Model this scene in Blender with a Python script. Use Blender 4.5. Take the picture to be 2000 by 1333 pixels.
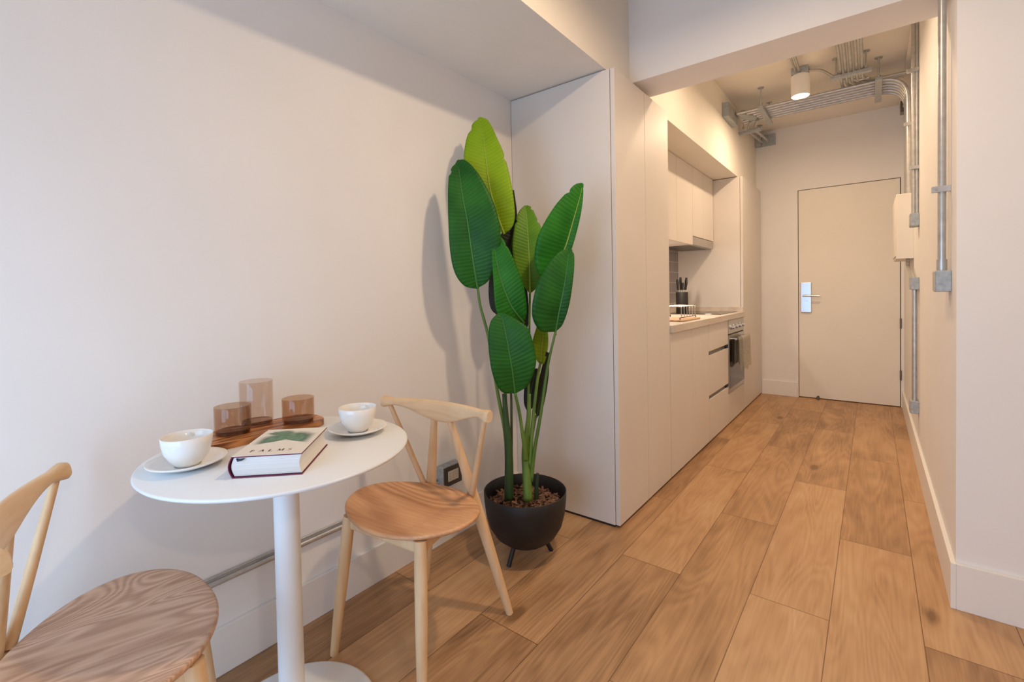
import bpy, bmesh, math, random
from mathutils import Vector, Matrix
random.seed(7)
sc = bpy.context.scene
COL = sc.collection
for o in list(bpy.data.objects): bpy.data.objects.remove(o)

# ------------------------------------------------------------------ camera
H = 1.12
YAW, PITCH, ROLL = -0.65814, -0.02211, -0.01876
FPX, CX, CY = 911.7365, 1000.0, 594.3312
def cam_axes():
    cy, sy = math.cos(YAW), math.sin(YAW)
    f = Vector((sy, cy, 0)); r = Vector((cy, -sy, 0)); u = Vector((0, 0, 1))
    cp, sp = math.cos(PITCH), math.sin(PITCH)
    f2 = f*cp + u*sp; u2 = u*cp - f*sp
    cr, sr = math.cos(ROLL), math.sin(ROLL)
    return r*cr + u2*sr, u2*cr - r*sr, f2
AR, AU, AF = cam_axes()
O = Vector((0, 0, H))
cd = bpy.data.cameras.new('camera'); cam = bpy.data.objects.new('camera', cd); COL.objects.link(cam)
M3 = Matrix((AR, AU, -AF)).transposed()
cam.matrix_world = Matrix.Translation(O) @ M3.to_4x4()
cd.sensor_width = 36; cd.lens = FPX/2000*36; cd.shift_y = -(666.5-CY)/2000; cd.clip_start = 0.02
sc.camera = cam
def ray(u, v): return AF + AR*((u-CX)/FPX) - AU*((v-CY)/FPX)
def on(u, v, ax, val):
    d = ray(u, v); i = 'xyz'.index(ax); return O + d*((val-O[i])/d[i])
def atd(u, v, d): return O + ray(u, v)*d          # at a depth along the view axis

# ------------------------------------------------------------------ light
sc.view_settings.view_transform = 'Standard'; sc.view_settings.look = 'None'
sc.view_settings.gamma = 1; sc.view_settings.use_curve_mapping = False
sc.view_settings.exposure = 0.0
w = bpy.data.worlds.new('world'); sc.world = w; w.use_nodes = True
w.node_tree.nodes['Background'].inputs[0].default_value = (0.72, 0.84, 1.0, 1)
w.node_tree.nodes['Background'].inputs[1].default_value = 1.0
def area(name, loc, target, sx, sy, power, col, spread=math.pi):
    l = bpy.data.lights.new(name, 'AREA'); l.shape = 'RECTANGLE'; l.size = sx; l.size_y = sy
    l.energy = power; l.color = col; l.spread = spread
    o = bpy.data.objects.new(name, l); COL.objects.link(o); o.location = loc
    o.rotation_euler = (Vector(target)-Vector(loc)).to_track_quat('-Z', 'Z').to_euler(); return o
WX0, WX1, WZ0, WZ1, YB = -1.43, 0.0, 0.06, 1.6, -0.8
area('window_daylight', ((WX0+WX1)/2, YB-0.12, (WZ0+WZ1)/2), ((WX0+WX1)/2, 0, (WZ0+WZ1)/2), WX1-WX0, WZ1-WZ0, 31, (0.38, 0.64, 1.0))
LAMPS = [(-0.431, 4.172, 2.78, 15.0), (-0.431, 2.90, 2.78, 8.0), (-0.30, 1.30, 2.62, 15.5), (1.7, -0.3, 2.62, 14.5)]  # last entry is an added, unseen lamp giving general warm fill
WARM = (1.0, 0.74, 0.49)

# ------------------------------------------------------------------ dimensions
XL = -1.545; XW = 0.227; YD = 5.587; YK = 2.197; XC = -0.943; XS = -0.988; ZS = 2.163
ZC = 2.78; ZM = 2.62; YC = 2.02; YT = 4.70; XR2 = 2.7

# ------------------------------------------------------------------ materials
def sl(c):
    c = [x/255 for x in c]; return tuple(x/12.92 if x <= .04045 else ((x+.055)/1.055)**2.4 for x in c)+(1,)
def mat(name, col=(200, 200, 200), rough=.5, metal=0, **k):
    m = bpy.data.materials.new(name); m.use_nodes = True; nt = m.node_tree; b = nt.nodes['Principled BSDF']
    b.inputs['Base Color'].default_value = sl(col); b.inputs['Roughness'].default_value = rough; b.inputs['Metallic'].default_value = metal
    for a, v in k.items(): b.inputs[a.replace('_', ' ')].default_value = v
    return m
def N(m, t, **k):
    n = m.node_tree.nodes.new(t)
    for a, v in k.items(): setattr(n, a, v)
    return n
def lk(m, a, b): m.node_tree.links.new(a, b)
def mottle(m, c1, c2, scale=6, rough=None, bump=0, bscale=60, stretch=(1, 1, 1), detail=4):
    b = m.node_tree.nodes['Principled BSDF']
    tc = N(m, 'ShaderNodeTexCoord'); mp = N(m, 'ShaderNodeMapping'); mp.inputs['Scale'].default_value = stretch
    lk(m, tc.outputs['Object'], mp.inputs[0])
    n = N(m, 'ShaderNodeTexNoise'); n.inputs['Scale'].default_value = scale; n.inputs['Detail'].default_value = detail
    lk(m, mp.outputs[0], n.inputs['Vector'])
    r = N(m, 'ShaderNodeValToRGB'); r.color_ramp.elements[0].position = .3; r.color_ramp.elements[1].position = .7
    r.color_ramp.elements[0].color = sl(c1); r.color_ramp.elements[1].color = sl(c2)
    lk(m, n.outputs['Fac'], r.inputs[0]); lk(m, r.outputs[0], b.inputs['Base Color'])
    if bump:
        n2 = N(m, 'ShaderNodeTexNoise'); n2.inputs['Scale'].default_value = bscale; lk(m, mp.outputs[0], n2.inputs['Vector'])
        bp = N(m, 'ShaderNodeBump'); bp.inputs['Strength'].default_value = bump; bp.inputs['Distance'].default_value = .002
        lk(m, n2.outputs['Fac'], bp.inputs['Height']); lk(m, bp.outputs[0], b.inputs['Normal'])
    return m
def wood(name, light, dark, rough=.45, scale=1.0, axis='X', coord='Object', ring=7, dist=5, spec=.4, squash=.12):
    m = mat(name, light, rough); b = m.node_tree.nodes['Principled BSDF']
    b.inputs['Specular IOR Level'].default_value = spec
    tc = N(m, 'ShaderNodeTexCoord'); mp = N(m, 'ShaderNodeMapping')
    s = {'X': (squash, 1, 1), 'Y': (1, squash, 1), 'Z': (1, 1, squash)}[axis]
    mp.inputs['Scale'].default_value = tuple(q*scale for q in s); lk(m, tc.outputs[coord], mp.inputs[0])
    wv = N(m, 'ShaderNodeTexWave'); wv.wave_type = 'BANDS'; wv.bands_direction = {'X': 'Y', 'Y': 'X', 'Z': 'X'}[axis]
    wv.inputs['Scale'].default_value = ring; wv.inputs['Distortion'].default_value = dist; wv.inputs['Detail'].default_value = 2
    wv.inputs['Detail Scale'].default_value = .8; wv.inputs['Detail Roughness'].default_value = .6
    lk(m, mp.outputs[0], wv.inputs['Vector'])
    n = N(m, 'ShaderNodeTexNoise'); n.inputs['Scale'].default_value = 90; n.inputs['Detail'].default_value = 5
    mp2 = N(m, 'ShaderNodeMapping'); s2 = {'X': (.04, 1, 1), 'Y': (1, .04, 1), 'Z': (1, 1, .04)}[axis]
    mp2.inputs['Scale'].default_value = tuple(q*scale for q in s2); lk(m, tc.outputs[coord], mp2.inputs[0]); lk(m, mp2.outputs[0], n.inputs['Vector'])
    mx = N(m, 'ShaderNodeMath', operation='MULTIPLY_ADD'); lk(m, wv.outputs['Fac'], mx.inputs[0]); mx.inputs[1].default_value = .55
    ml = N(m, 'ShaderNodeMath', operation='MULTIPLY'); lk(m, n.outputs['Fac'], ml.inputs[0]); ml.inputs[1].default_value = .5
    lk(m, ml.outputs[0], mx.inputs[2])
    r = N(m, 'ShaderNodeValToRGB'); r.color_ramp.elements[0].position = .15; r.color_ramp.elements[1].position = .75
    r.color_ramp.elements[0].color = sl(dark); r.color_ramp.elements[1].color = sl(light)
    lk(m, mx.outputs[0], r.inputs[0]); lk(m, r.outputs[0], b.inputs['Base Color'])
    bp = N(m, 'ShaderNodeBump'); bp.inputs['Strength'].default_value = .15; bp.inputs['Distance'].default_value = .001
    lk(m, mx.outputs[0], bp.inputs['Height']); lk(m, bp.outputs[0], b.inputs['Normal'])
    return m
def ringwood(name, light, dark, along='X', k=60, sc_=5.0, squash=.22, rough=.42, streak=.35, ringamt=.3, dist=.6):
    """annual rings as contour lines of a soft stretched noise, plus fine streaks"""
    m = mat(name, light, rough); b = m.node_tree.nodes['Principled BSDF']; b.inputs['Specular IOR Level'].default_value = .4
    tc = N(m, 'ShaderNodeTexCoord')
    def noise(scale, sq, det, di=0):
        mp = N(m, 'ShaderNodeMapping'); mp.inputs['Scale'].default_value = {'X': (sq, 1, 1), 'Y': (1, sq, 1), 'Z': (1, 1, sq)}[along]
        lk(m, tc.outputs['Object'], mp.inputs[0]); n = N(m, 'ShaderNodeTexNoise'); n.inputs['Scale'].default_value = scale
        n.inputs['Detail'].default_value = det; n.inputs['Distortion'].default_value = di; lk(m, mp.outputs[0], n.inputs['Vector']); return n.outputs['Fac']
    a = noise(sc_, squash, 1, dist); mu_ = N(m, 'ShaderNodeMath', operation='MULTIPLY'); lk(m, a, mu_.inputs[0]); mu_.inputs[1].default_value = k
    si_ = N(m, 'ShaderNodeMath', operation='SINE'); lk(m, mu_.outputs[0], si_.inputs[0])
    f = noise(160, .03, 3); g = noise(12, .3, 3)
    x1 = N(m, 'ShaderNodeMath', operation='MULTIPLY_ADD'); lk(m, si_.outputs[0], x1.inputs[0]); x1.inputs[1].default_value = ringamt*.5; x1.inputs[2].default_value = .5-streak*.5-.2
    x2 = N(m, 'ShaderNodeMath', operation='MULTIPLY_ADD'); lk(m, f, x2.inputs[0]); x2.inputs[1].default_value = streak; lk(m, x1.outputs[0], x2.inputs[2])
    x3 = N(m, 'ShaderNodeMath', operation='MULTIPLY_ADD'); lk(m, g, x3.inputs[0]); x3.inputs[1].default_value = .4; lk(m, x2.outputs[0], x3.inputs[2])
    r = N(m, 'ShaderNodeValToRGB'); r.color_ramp.elements[0].position = .2; r.color_ramp.elements[1].position = .8
    r.color_ramp.elements[0].color = sl(dark); r.color_ramp.elements[1].color = sl(light); lk(m, x3.outputs[0], r.inputs[0]); lk(m, r.outputs[0], b.inputs['Base Color'])
    return m
WALL = mottle(mat('white_wall_paint', (236, 232, 227), .7), (236, 232, 227), (240, 236, 231), 2.5, bump=.06, bscale=180)
CEIL = mottle(mat('white_ceiling_paint', (234, 228, 218), .8), (232, 226, 216), (238, 232, 222), 2.5, bump=.06, bscale=120)
TRIM = mat('white_trim_paint', (238, 233, 226), .4)
DOORM = mottle(mat('door_paint', (236, 228, 214), .5), (235, 227, 213), (238, 231, 218), 3)
CAB = mottle(mat('matt_greige_laminate', (220, 213, 206), .45), (219, 212, 205), (222, 215, 208), 4)
DARKGAP = mat('dark_recess', (52, 40, 30), .7)
COUNTER = mottle(mat('pale_stone_laminate', (204, 192, 180), .35), (194, 181, 168), (212, 202, 190), 14, stretch=(1, .2, 1))
GALV = mottle(mat('galvanised_steel', (196, 196, 194), .35, .75), (184, 184, 182), (204, 204, 202), 30)
GALVB = mottle(mat('galvanised_box_steel', (176, 182, 184), .5, .35), (158, 164, 166), (184, 190, 192), 60)
STEEL = mat('brushed_steel', (190, 188, 184), .3, .9)
CHROME = mat('satin_chrome', (205, 208, 212), .25, .8)
BLACKG = mat('black_glass', (14, 14, 15), .08)
BLACK = mat('matt_black_metal', (24, 23, 22), .5)
POT = mottle(mat('matt_black_pot', (26, 25, 24), .55), (22, 21, 21), (30, 28, 27), 12)
KNIFEB = mat('charcoal_plastic', (40, 38, 36), .55)
TABLEW = mat('white_powder_coat', (236, 238, 238), .35)
CERAM = mat('white_porcelain', (243, 240, 234), .12)
SEATW = ringwood('oiled_ash_seat', (228, 176, 130), (166, 112, 72), 'X', 120, 4.5, .2, ringamt=.26, streak=.45)
SEATW2 = ringwood('pale_walnut_seat', (228, 190, 160), (172, 130, 102), 'Y', 100, 6, .3, dist=1.6, ringamt=.3, streak=.4)
FRAMEW = ringwood('ash_frame', (232, 200, 158), (208, 166, 120), 'Z', 40, 9, .12, ringamt=.2)
CRESTW = ringwood('ash_crest', (234, 202, 160), (214, 176, 130), 'X', 60, 9, .2, ringamt=.2)
ACACIA = ringwood('acacia_board', (206, 142, 84), (116, 62, 28), 'Y', 45, 11, .22, ringamt=.55, streak=.4, rough=.35)
PAGES = mottle(mat('book_pages', (232, 228, 220), .8), (214, 210, 204), (240, 236, 230), 8, stretch=(.01, .01, 60))
COVER = mottle(mat('cream_book_cover', (232, 222, 206), .45), (230, 220, 204), (234, 225, 210), 10)
CLOTH_R = mat('burgundy_cloth', (110, 30, 62), .7)
LEAFINK = mottle(mat('printed_palm_green', (84, 122, 92), .5), (70, 108, 78), (112, 146, 118), 90)
INK = mat('printed_title_ink', (84, 46, 40), .6)
NAVY = mat('navy_ribbon', (28, 38, 58), .5)
TOWEL = mottle(mat('cream_terry_cloth', (240, 232, 218), .95), (226, 216, 200), (246, 240, 230), 60, bump=.9, bscale=260)
TOWELG = mottle(mat('grey_linen_cloth', (196, 192, 184), .95), (184, 180, 172), (206, 202, 194), 60, bump=.4, bscale=260)
BARK = mottle(mat('bark_chips', (110, 78, 58), .85), (70, 46, 34), (150, 112, 88), 45, bump=.8, bscale=120)
TRUNKM = mottle(mat('dark_green_sheath', (40, 72, 30), .5), (24, 46, 22), (58, 96, 40), 18, stretch=(1, 1, .15))
STEMM = mottle(mat('green_stalk', (84, 120, 36), .45), (62, 98, 28), (110, 142, 52), 18, stretch=(1, 1, .12))
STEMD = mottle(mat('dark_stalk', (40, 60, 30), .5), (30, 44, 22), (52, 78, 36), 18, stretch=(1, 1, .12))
PLATEG = mat('grey_metal_plate', (112, 106, 98), .35, .7)
SOCKET = mat('cream_socket_plastic', (214, 204, 188), .4)
LAMPW = mat('lamp_white_enamel', (240, 236, 228), .4)
def glassm(name, col, gloss=1.0):
    m = bpy.data.materials.new(name); m.use_nodes = True; nt = m.node_tree; nt.nodes.clear()
    out = nt.nodes.new('ShaderNodeOutputMaterial'); tr = nt.nodes.new('ShaderNodeBsdfTransparent'); gl_ = nt.nodes.new('ShaderNodeBsdfGlossy')
    tr.inputs[0].default_value = col+(1,); gl_.inputs['Roughness'].default_value = .03; gl_.inputs[0].default_value = (1, 1, 1, 1)
    lw_ = nt.nodes.new('ShaderNodeLayerWeight'); lw_.inputs[0].default_value = .5; fr = nt.nodes.new('ShaderNodeMath'); fr.operation = 'MULTIPLY_ADD'; pw = nt.nodes.new('ShaderNodeMath'); pw.operation = 'POWER'; pw.inputs[1].default_value = 4; nt.links.new(lw_.outputs['Facing'], pw.inputs[0]); nt.links.new(pw.outputs[0], fr.inputs[0]); fr.inputs[1].default_value = .35; fr.inputs[2].default_value = .03; mx = nt.nodes.new('ShaderNodeMixShader')
    nt.links.new(fr.outputs[0], mx.inputs[0]); nt.links.new(tr.outputs[0], mx.inputs[1]); nt.links.new(gl_.outputs[0], mx.inputs[2])
    nt.links.new(mx.outputs[0], out.inputs[0]); return m
GL1 = glassm('smoked_brown_glass', (.87, .76, .665))
GL2 = glassm('pale_smoked_glass', (.94, .885, .84))
GLB = glassm('thick_brown_glass_base', (.62, .44, .34))
EMIT = bpy.data.materials.new('lamp_lens'); EMIT.use_nodes = True
_b = EMIT.node_tree.nodes['Principled BSDF']; _b.inputs['Emission Color'].default_value = (1, .86, .66, 1); _b.inputs['Emission Strength'].default_value = 14
def leafm(name, a, b2, trans=.25):
    m = mat(name, a, .5, Specular_IOR_Level=.25); b = m.node_tree.nodes['Principled BSDF']
    uv = N(m, 'ShaderNodeUVMap'); sp = N(m, 'ShaderNodeSeparateXYZ'); lk(m, uv.outputs[0], sp.inputs[0])
    wv = N(m, 'ShaderNodeMath', operation='MULTIPLY'); lk(m, sp.outputs['Y'], wv.inputs[0]); wv.inputs[1].default_value = 430
    sn = N(m, 'ShaderNodeMath', operation='SINE'); lk(m, wv.outputs[0], sn.inputs[0])
    mr = N(m, 'ShaderNodeMapRange'); lk(m, sn.outputs[0], mr.inputs[0]); mr.inputs[1].default_value = -1
    n = N(m, 'ShaderNodeTexNoise'); n.inputs['Scale'].default_value = 9; tc = N(m, 'ShaderNodeTexCoord'); lk(m, tc.outputs['Object'], n.inputs['Vector'])
    ad = N(m, 'ShaderNodeMath', operation='MULTIPLY_ADD'); lk(m, mr.outputs[0], ad.inputs[0]); ad.inputs[1].default_value = .16; lk(m, n.outputs['Fac'], ad.inputs[2])
    r = N(m, 'ShaderNodeValToRGB'); r.color_ramp.elements[0].position = .3; r.color_ramp.elements[1].position = .95
    r.color_ramp.elements[0].color = sl(a); r.color_ramp.elements[1].color = sl(b2); lk(m, ad.outputs[0], r.inputs[0])
    lk(m, r.outputs[0], b.inputs['Base Color'])
    bp = N(m, 'ShaderNodeBump'); bp.inputs['Strength'].default_value = .35; bp.inputs['Distance'].default_value = .0010
    lk(m, sn.outputs[0], bp.inputs['Height']); lk(m, bp.outputs[0], b.inputs['Normal'])
    return m
LDARK = leafm('dark_green_leaf', (18, 74, 18), (44, 108, 30))
LMID = leafm('mid_green_leaf', (20, 88, 12), (48, 124, 24))
LLIME = leafm('lime_leaf', (108, 146, 8), (142, 172, 20))
LOLIVE = leafm('olive_leaf', (72, 118, 14), (106, 146, 30))
LBLACK = leafm('blackish_leaf_underside', (30, 34, 24), (40, 46, 30))  # near-black green of the dark leaves set behind the others
RIBL = mat('pale_leaf_rib', (150, 170, 60), .45); RIBD = mat('green_leaf_rib', (66, 122, 52), .45)

def floor_material():
    m = mat('oak_plank_laminate', (190, 140, 90), .42); b = m.node_tree.nodes['Principled BSDF']
    b.inputs['Specular IOR Level'].default_value = .35
    uv = N(m, 'ShaderNodeUVMap', uv_map='plank'); at = N(m, 'ShaderNodeAttribute', attribute_name='tone')
    sx = N(m, 'ShaderNodeSeparateXYZ'); lk(m, uv.outputs[0], sx.inputs[0])
    sa = N(m, 'ShaderNodeSeparateColor'); lk(m, at.outputs['Color'], sa.inputs[0])
    # per-plank offset of the grain
    cb = N(m, 'ShaderNodeCombineXYZ'); lk(m, sx.outputs['X'], cb.inputs[0]); lk(m, sx.outputs['Y'], cb.inputs[1])
    of = N(m, 'ShaderNodeMath', operation='MULTIPLY'); lk(m, sa.outputs['Green'], of.inputs[0]); of.inputs[1].default_value = 40
    lk(m, of.outputs[0], cb.inputs[2])
    mp = N(m, 'ShaderNodeMapping'); mp.inputs['Scale'].default_value = (1, .11, 1); lk(m, cb.outputs[0], mp.inputs[0])
    # cathedral rings: contour lines of a soft noise
    n1 = N(m, 'ShaderNodeTexNoise'); n1.inputs['Scale'].default_value = 7; n1.inputs['Detail'].default_value = 1.5; n1.inputs['Distortion'].default_value = .4
    lk(m, mp.outputs[0], n1.inputs['Vector'])
    m1 = N(m, 'ShaderNodeMath', operation='MULTIPLY'); lk(m, n1.outputs['Fac'], m1.inputs[0]); m1.inputs[1].default_value = 95
    s1 = N(m, 'ShaderNodeMath', operation='SINE'); lk(m, m1.outputs[0], s1.inputs[0])
    # broad cloud
    n2 = N(m, 'ShaderNodeTexNoise'); n2.inputs['Scale'].default_value = 9; n2.inputs['Detail'].default_value = 4
    mp2 = N(m, 'ShaderNodeMapping'); mp2.inputs['Scale'].default_value = (1, .3, 1); lk(m, cb.outputs[0], mp2.inputs[0]); lk(m, mp2.outputs[0], n2.inputs['Vector'])
    # fine streaks
    n3 = N(m, 'ShaderNodeTexNoise'); n3.inputs['Scale'].default_value = 150; n3.inputs['Detail'].default_value = 4
    mp3 = N(m, 'ShaderNodeMapping'); mp3.inputs['Scale'].default_value = (1, .03, 1); lk(m, cb.outputs[0], mp3.inputs[0]); lk(m, mp3.outputs[0], n3.inputs['Vector'])
    # knots
    vo = N(m, 'ShaderNodeTexVoronoi'); vo.inputs['Scale'].default_value = 3.0
    mp4 = N(m, 'ShaderNodeMapping'); mp4.inputs['Scale'].default_value = (1, .45, 1); lk(m, cb.outputs[0], mp4.inputs[0]); lk(m, mp4.outputs[0], vo.inputs['Vector'])
    kn = N(m, 'ShaderNodeMapRange'); lk(m, vo.outputs['Distance'], kn.inputs[0]); kn.inputs[1].default_value = .015; kn.inputs[2].default_value = .09; kn.inputs[3].default_value = -.45; kn.inputs[4].default_value = 0
    a1 = N(m, 'ShaderNodeMath', operation='MULTIPLY_ADD'); lk(m, s1.outputs[0], a1.inputs[0]); a1.inputs[1].default_value = .05
    a2 = N(m, 'ShaderNodeMath', operation='MULTIPLY_ADD'); lk(m, n2.outputs['Fac'], a2.inputs[0]); a2.inputs[1].default_value = .72; lk(m, a2.outputs[0], a1.inputs[2])
    a3 = N(m, 'ShaderNodeMath', operation='MULTIPLY_ADD'); lk(m, n3.outputs['Fac'], a3.inputs[0]); a3.inputs[1].default_value = .35; lk(m, a3.outputs[0], a2.inputs[2])
    a4 = N(m, 'ShaderNodeMath', operation='MULTIPLY_ADD'); lk(m, sa.outputs['Red'], a4.inputs[0]); a4.inputs[1].default_value = .26; a4.inputs[2].default_value = -.22
    lk(m, a4.outputs[0], a3.inputs[2])
    a5 = N(m, 'ShaderNodeMath', operation='ADD'); lk(m, a1.outputs[0], a5.inputs[0]); lk(m, kn.outputs[0], a5.inputs[1])
    r = N(m, 'ShaderNodeValToRGB'); cr = r.color_ramp; cr.elements[0].position = .1; cr.elements[1].position = 1.0
    cr.elements[0].color = sl((128, 94, 62)); cr.elements[1].color = sl((214, 178, 136))
    e = cr.elements.new(.5); e.color = sl((186, 144, 103))
    lk(m, a5.outputs[0], r.inputs[0])
    # seams between planks
    def edge(out, lo):
        q = N(m, 'ShaderNodeMath', operation='LESS_THAN'); lk(m, out, q.inputs[0]); q.inputs[1].default_value = lo; return q.outputs[0]
    sbz = N(m, 'ShaderNodeUVMap', uv_map='edge'); se = N(m, 'ShaderNodeSeparateXYZ'); lk(m, sbz.outputs[0], se.inputs[0])
    # edge uv holds (distance scaled) so that fract distance to both sides is available
    def side(out, lim):
        pp = N(m, 'ShaderNodeMath', operation='PINGPONG'); lk(m, out, pp.inputs[0]); pp.inputs[1].default_value = lim
        return pp.outputs[0]
    ex = edge(se.outputs['X'], .0); 
    mn = N(m, 'ShaderNodeMix', data_type='RGBA'); 
    lk(m, r.outputs[0], mn.inputs['A']); mn.inputs['B'].default_value = sl((92, 60, 34))
    e1 = edge(sx.outputs['X'], .0014); 
    e2 = N(m, 'ShaderNodeMath', operation='GREATER_THAN'); lk(m, sx.outputs['X'], e2.inputs[0]); e2.inputs[1].default_value = .243-.0014
    e3 = edge(sx.outputs['Y'], .0016); e4 = edge(se.outputs['Y'], .0016)
    t = None
    for q in (e1, e2.outputs[0], e3, e4):
        if t is None: t = q
        else:
            mm = N(m, 'ShaderNodeMath', operation='MAXIMUM'); lk(m, t, mm.inputs[0]); lk(m, q, mm.inputs[1]); t = mm.outputs[0]
    sc2 = N(m, 'ShaderNodeMath', operation='MULTIPLY'); lk(m, t, sc2.inputs[0]); sc2.inputs[1].default_value = .75
    lk(m, sc2.outputs[0], mn.inputs['Factor']); lk(m, mn.outputs['Result'], b.inputs['Base Color'])
    bp = N(m, 'ShaderNodeBump'); bp.inputs['Strength'].default_value = .12; bp.inputs['Distance'].default_value = .001
    lk(m, n3.outputs['Fac'], bp.inputs['Height']); lk(m, bp.outputs[0], b.inputs['Normal'])
    return m
FLOORM = floor_material()
def tile_material():
    m = mat('grey_marbled_tile', (150, 142, 142), .25); b = m.node_tree.nodes['Principled BSDF']
    tc = N(m, 'ShaderNodeTexCoord'); sp = N(m, 'ShaderNodeSeparateXYZ'); lk(m, tc.outputs['Object'], sp.inputs[0])
    cb = N(m, 'ShaderNodeCombineXYZ'); lk(m, sp.outputs['Y'], cb.inputs[0]); lk(m, sp.outputs['Z'], cb.inputs[1])
    br = N(m, 'ShaderNodeTexBrick'); lk(m, cb.outputs[0], br.inputs['Vector']); br.inputs['Scale'].default_value = 1
    br.inputs['Brick Width'].default_value = .3; br.inputs['Row Height'].default_value = .1; br.inputs['Mortar Size'].default_value = .003
    br.inputs['Color1'].default_value = sl((150, 140, 144)); br.inputs['Color2'].default_value = sl((136, 128, 132)); br.inputs['Mortar'].default_value = sl((190, 184, 180))
    lk(m, br.outputs['Color'], b.inputs['Base Color']); return m
TILE = tile_material()

# ------------------------------------------------------------------ mesh helpers
def smooth(bm):
    for f in bm.faces: f.smooth = True
def add_box(bm, x0, x1, y0, y1, z0, z1, bev=0, M=None, seg=2):
    t = bmesh.new(); bmesh.ops.create_cube(t, size=1)
    for v in t.verts: v.co = Vector(((x0+x1)/2+v.co.x*(x1-x0), (y0+y1)/2+v.co.y*(y1-y0), (z0+z1)/2+v.co.z*(z1-z0)))
    if bev: bmesh.ops.bevel(t, geom=t.edges[:], offset=bev, segments=seg, affect='EDGES', profile=.5)
    merge(bm, t, M); t.free()
def merge(bm, t, M=None):
    d = {v: bm.verts.new(M @ v.co if M is not None else v.co) for v in t.verts}
    for f in t.faces:
        try:
            g = bm.faces.new([d[v] for v in f.verts]); g.smooth = f.smooth
        except ValueError: pass
def cat(pts, n):
    pts = [Vector(p) for p in pts]
    if len(pts) == 2: return [pts[0].lerp(pts[1], i/n) for i in range(n+1)]
    P = [pts[0]*2-pts[1]]+pts+[pts[-1]*2-pts[-2]]; L = [0]
    for a, b in zip(pts, pts[1:]): L.append(L[-1]+(b-a).length)
    out = []
    for i in range(n+1):
        s = L[-1]*i/n; k = 0
        while k < len(L)-2 and s > L[k+1]: k += 1
        t = (s-L[k])/max(1e-9, L[k+1]-L[k]); p0, p1, p2, p3 = P[k:k+4]
        out.append(.5*((2*p1)+(p2-p0)*t+(2*p0-5*p1+4*p2-p3)*t*t+(3*p1-p0-3*p2+p3)*t**3))
    return out
def lerpl(vals, t):
    n = len(vals)-1; x = t*n; k = min(int(x), n-1); return vals[k]+(vals[k+1]-vals[k])*(x-k)
def add_tube(bm, pts, rad, seg=14, sx=1, sy=1, up=None, cap=True, sections=None):
    """sweep a circle (or a w,h list) along points"""
    seg = max(seg, 14) if seg > 6 else seg
    pts = [Vector(p) for p in pts]; n = len(pts); rings = []; prev = None
    for i, p in enumerate(pts):
        t = (pts[min(i+1, n-1)]-pts[max(i-1, 0)]).normalized()
        if up is not None: a = (Vector(up)-t*t.dot(Vector(up))).normalized()
        elif prev is None:
            a = t.orthogonal().normalized()
        else: a = (prev-t*t.dot(prev)).normalized()
        prev = a; b = t.cross(a)
        r = lerpl(rad, i/(n-1)) if isinstance(rad, (list, tuple)) else rad
        if sections: wa, wb = sections(i/(n-1))
        else: wa = wb = r
        ring = []
        for k in range(seg):
            c, s = math.cos(2*math.pi*k/seg), math.sin(2*math.pi*k/seg)
            if sections:                       # superellipse
                e = .62; c = math.copysign(abs(c)**e, c); s = math.copysign(abs(s)**e, s)
            ring.append(bm.verts.new(p+a*(c*wa*sx)+b*(s*wb*sy)))
        rings.append(ring)
    for r0, r1 in zip(rings, rings[1:]):
        for k in range(seg):
            f = bm.faces.new((r0[k], r0[(k+1) % seg], r1[(k+1) % seg], r1[k])); f.smooth = True
    if cap:
        bm.faces.new(list(reversed(rings[0]))); bm.faces.new(rings[-1])
def add_lathe(bm, prof, c=(0, 0, 0), seg=64, closed=False):
    rings = []
    for r, z in prof:
        if r < 1e-6: rings.append([bm.verts.new((c[0], c[1], c[2]+z))])
        else: rings.append([bm.verts.new((c[0]+r*math.cos(2*math.pi*k/seg), c[1]+r*math.sin(2*math.pi*k/seg), c[2]+z)) for k in range(seg)])
    pr = list(zip(rings, rings[1:]))
    if closed: pr.append((rings[-1], rings[0]))
    for a, b in pr:
        for k in range(seg):
            k2 = (k+1) % seg
            if len(a) == 1 and len(b) == 1: continue
            if len(a) == 1: f = bm.faces.new((a[0], b[k2], b[k]))
            elif len(b) == 1: f = bm.faces.new((a[k], a[k2], b[0]))
            else: f = bm.faces.new((a[k], a[k2], b[k2], b[k]))
            f.smooth = True
def add_prism(bm, pts, z0, z1):
    a = [bm.verts.new((p[0], p[1], z0)) for p in pts]; b = [bm.verts.new((p[0], p[1], z1)) for p in pts]
    n = len(pts); bm.faces.new(list(reversed(a))); bm.faces.new(b)
    for k in range(n): bm.faces.new((a[k], a[(k+1) % n], b[(k+1) % n], b[k]))
def obj(name, bm, m, parent=None, sharp=28):
    bmesh.ops.recalc_face_normals(bm, faces=bm.faces[:])
    flags = [f.smooth for f in bm.faces]
    me = bpy.data.meshes.new(name); bm.to_mesh(me); bm.free()
    if m: me.materials.append(m)
    if sharp:
        try: me.set_sharp_from_angle(angle=math.radians(sharp))
        except Exception: pass
    me.polygons.foreach_set('use_smooth', flags)
    o = bpy.data.objects.new(name, me); COL.objects.link(o)
    if parent: o.parent = parent; o.matrix_parent_inverse = Matrix.Identity(4)
    return o
def thing(name, label, cat_, loc=(0, 0, 0), rz=0, group=None):
    o = bpy.data.objects.new(name, None); COL.objects.link(o); o.location = loc; o.rotation_euler = (0, 0, rz)
    o.empty_display_size = .05
    o['label'] = label; o['category'] = cat_
    if group: o['group'] = group
    return o
def tag(o, label, cat_, group=None):
    o['label'] = label; o['category'] = cat_
    if group: o['group'] = group
    return o
def struct(name, bm, m, parent=None, **k):
    o = obj(name, bm, m, parent, **k)
    if not parent: o['kind'] = 'structure'
    return o
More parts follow.
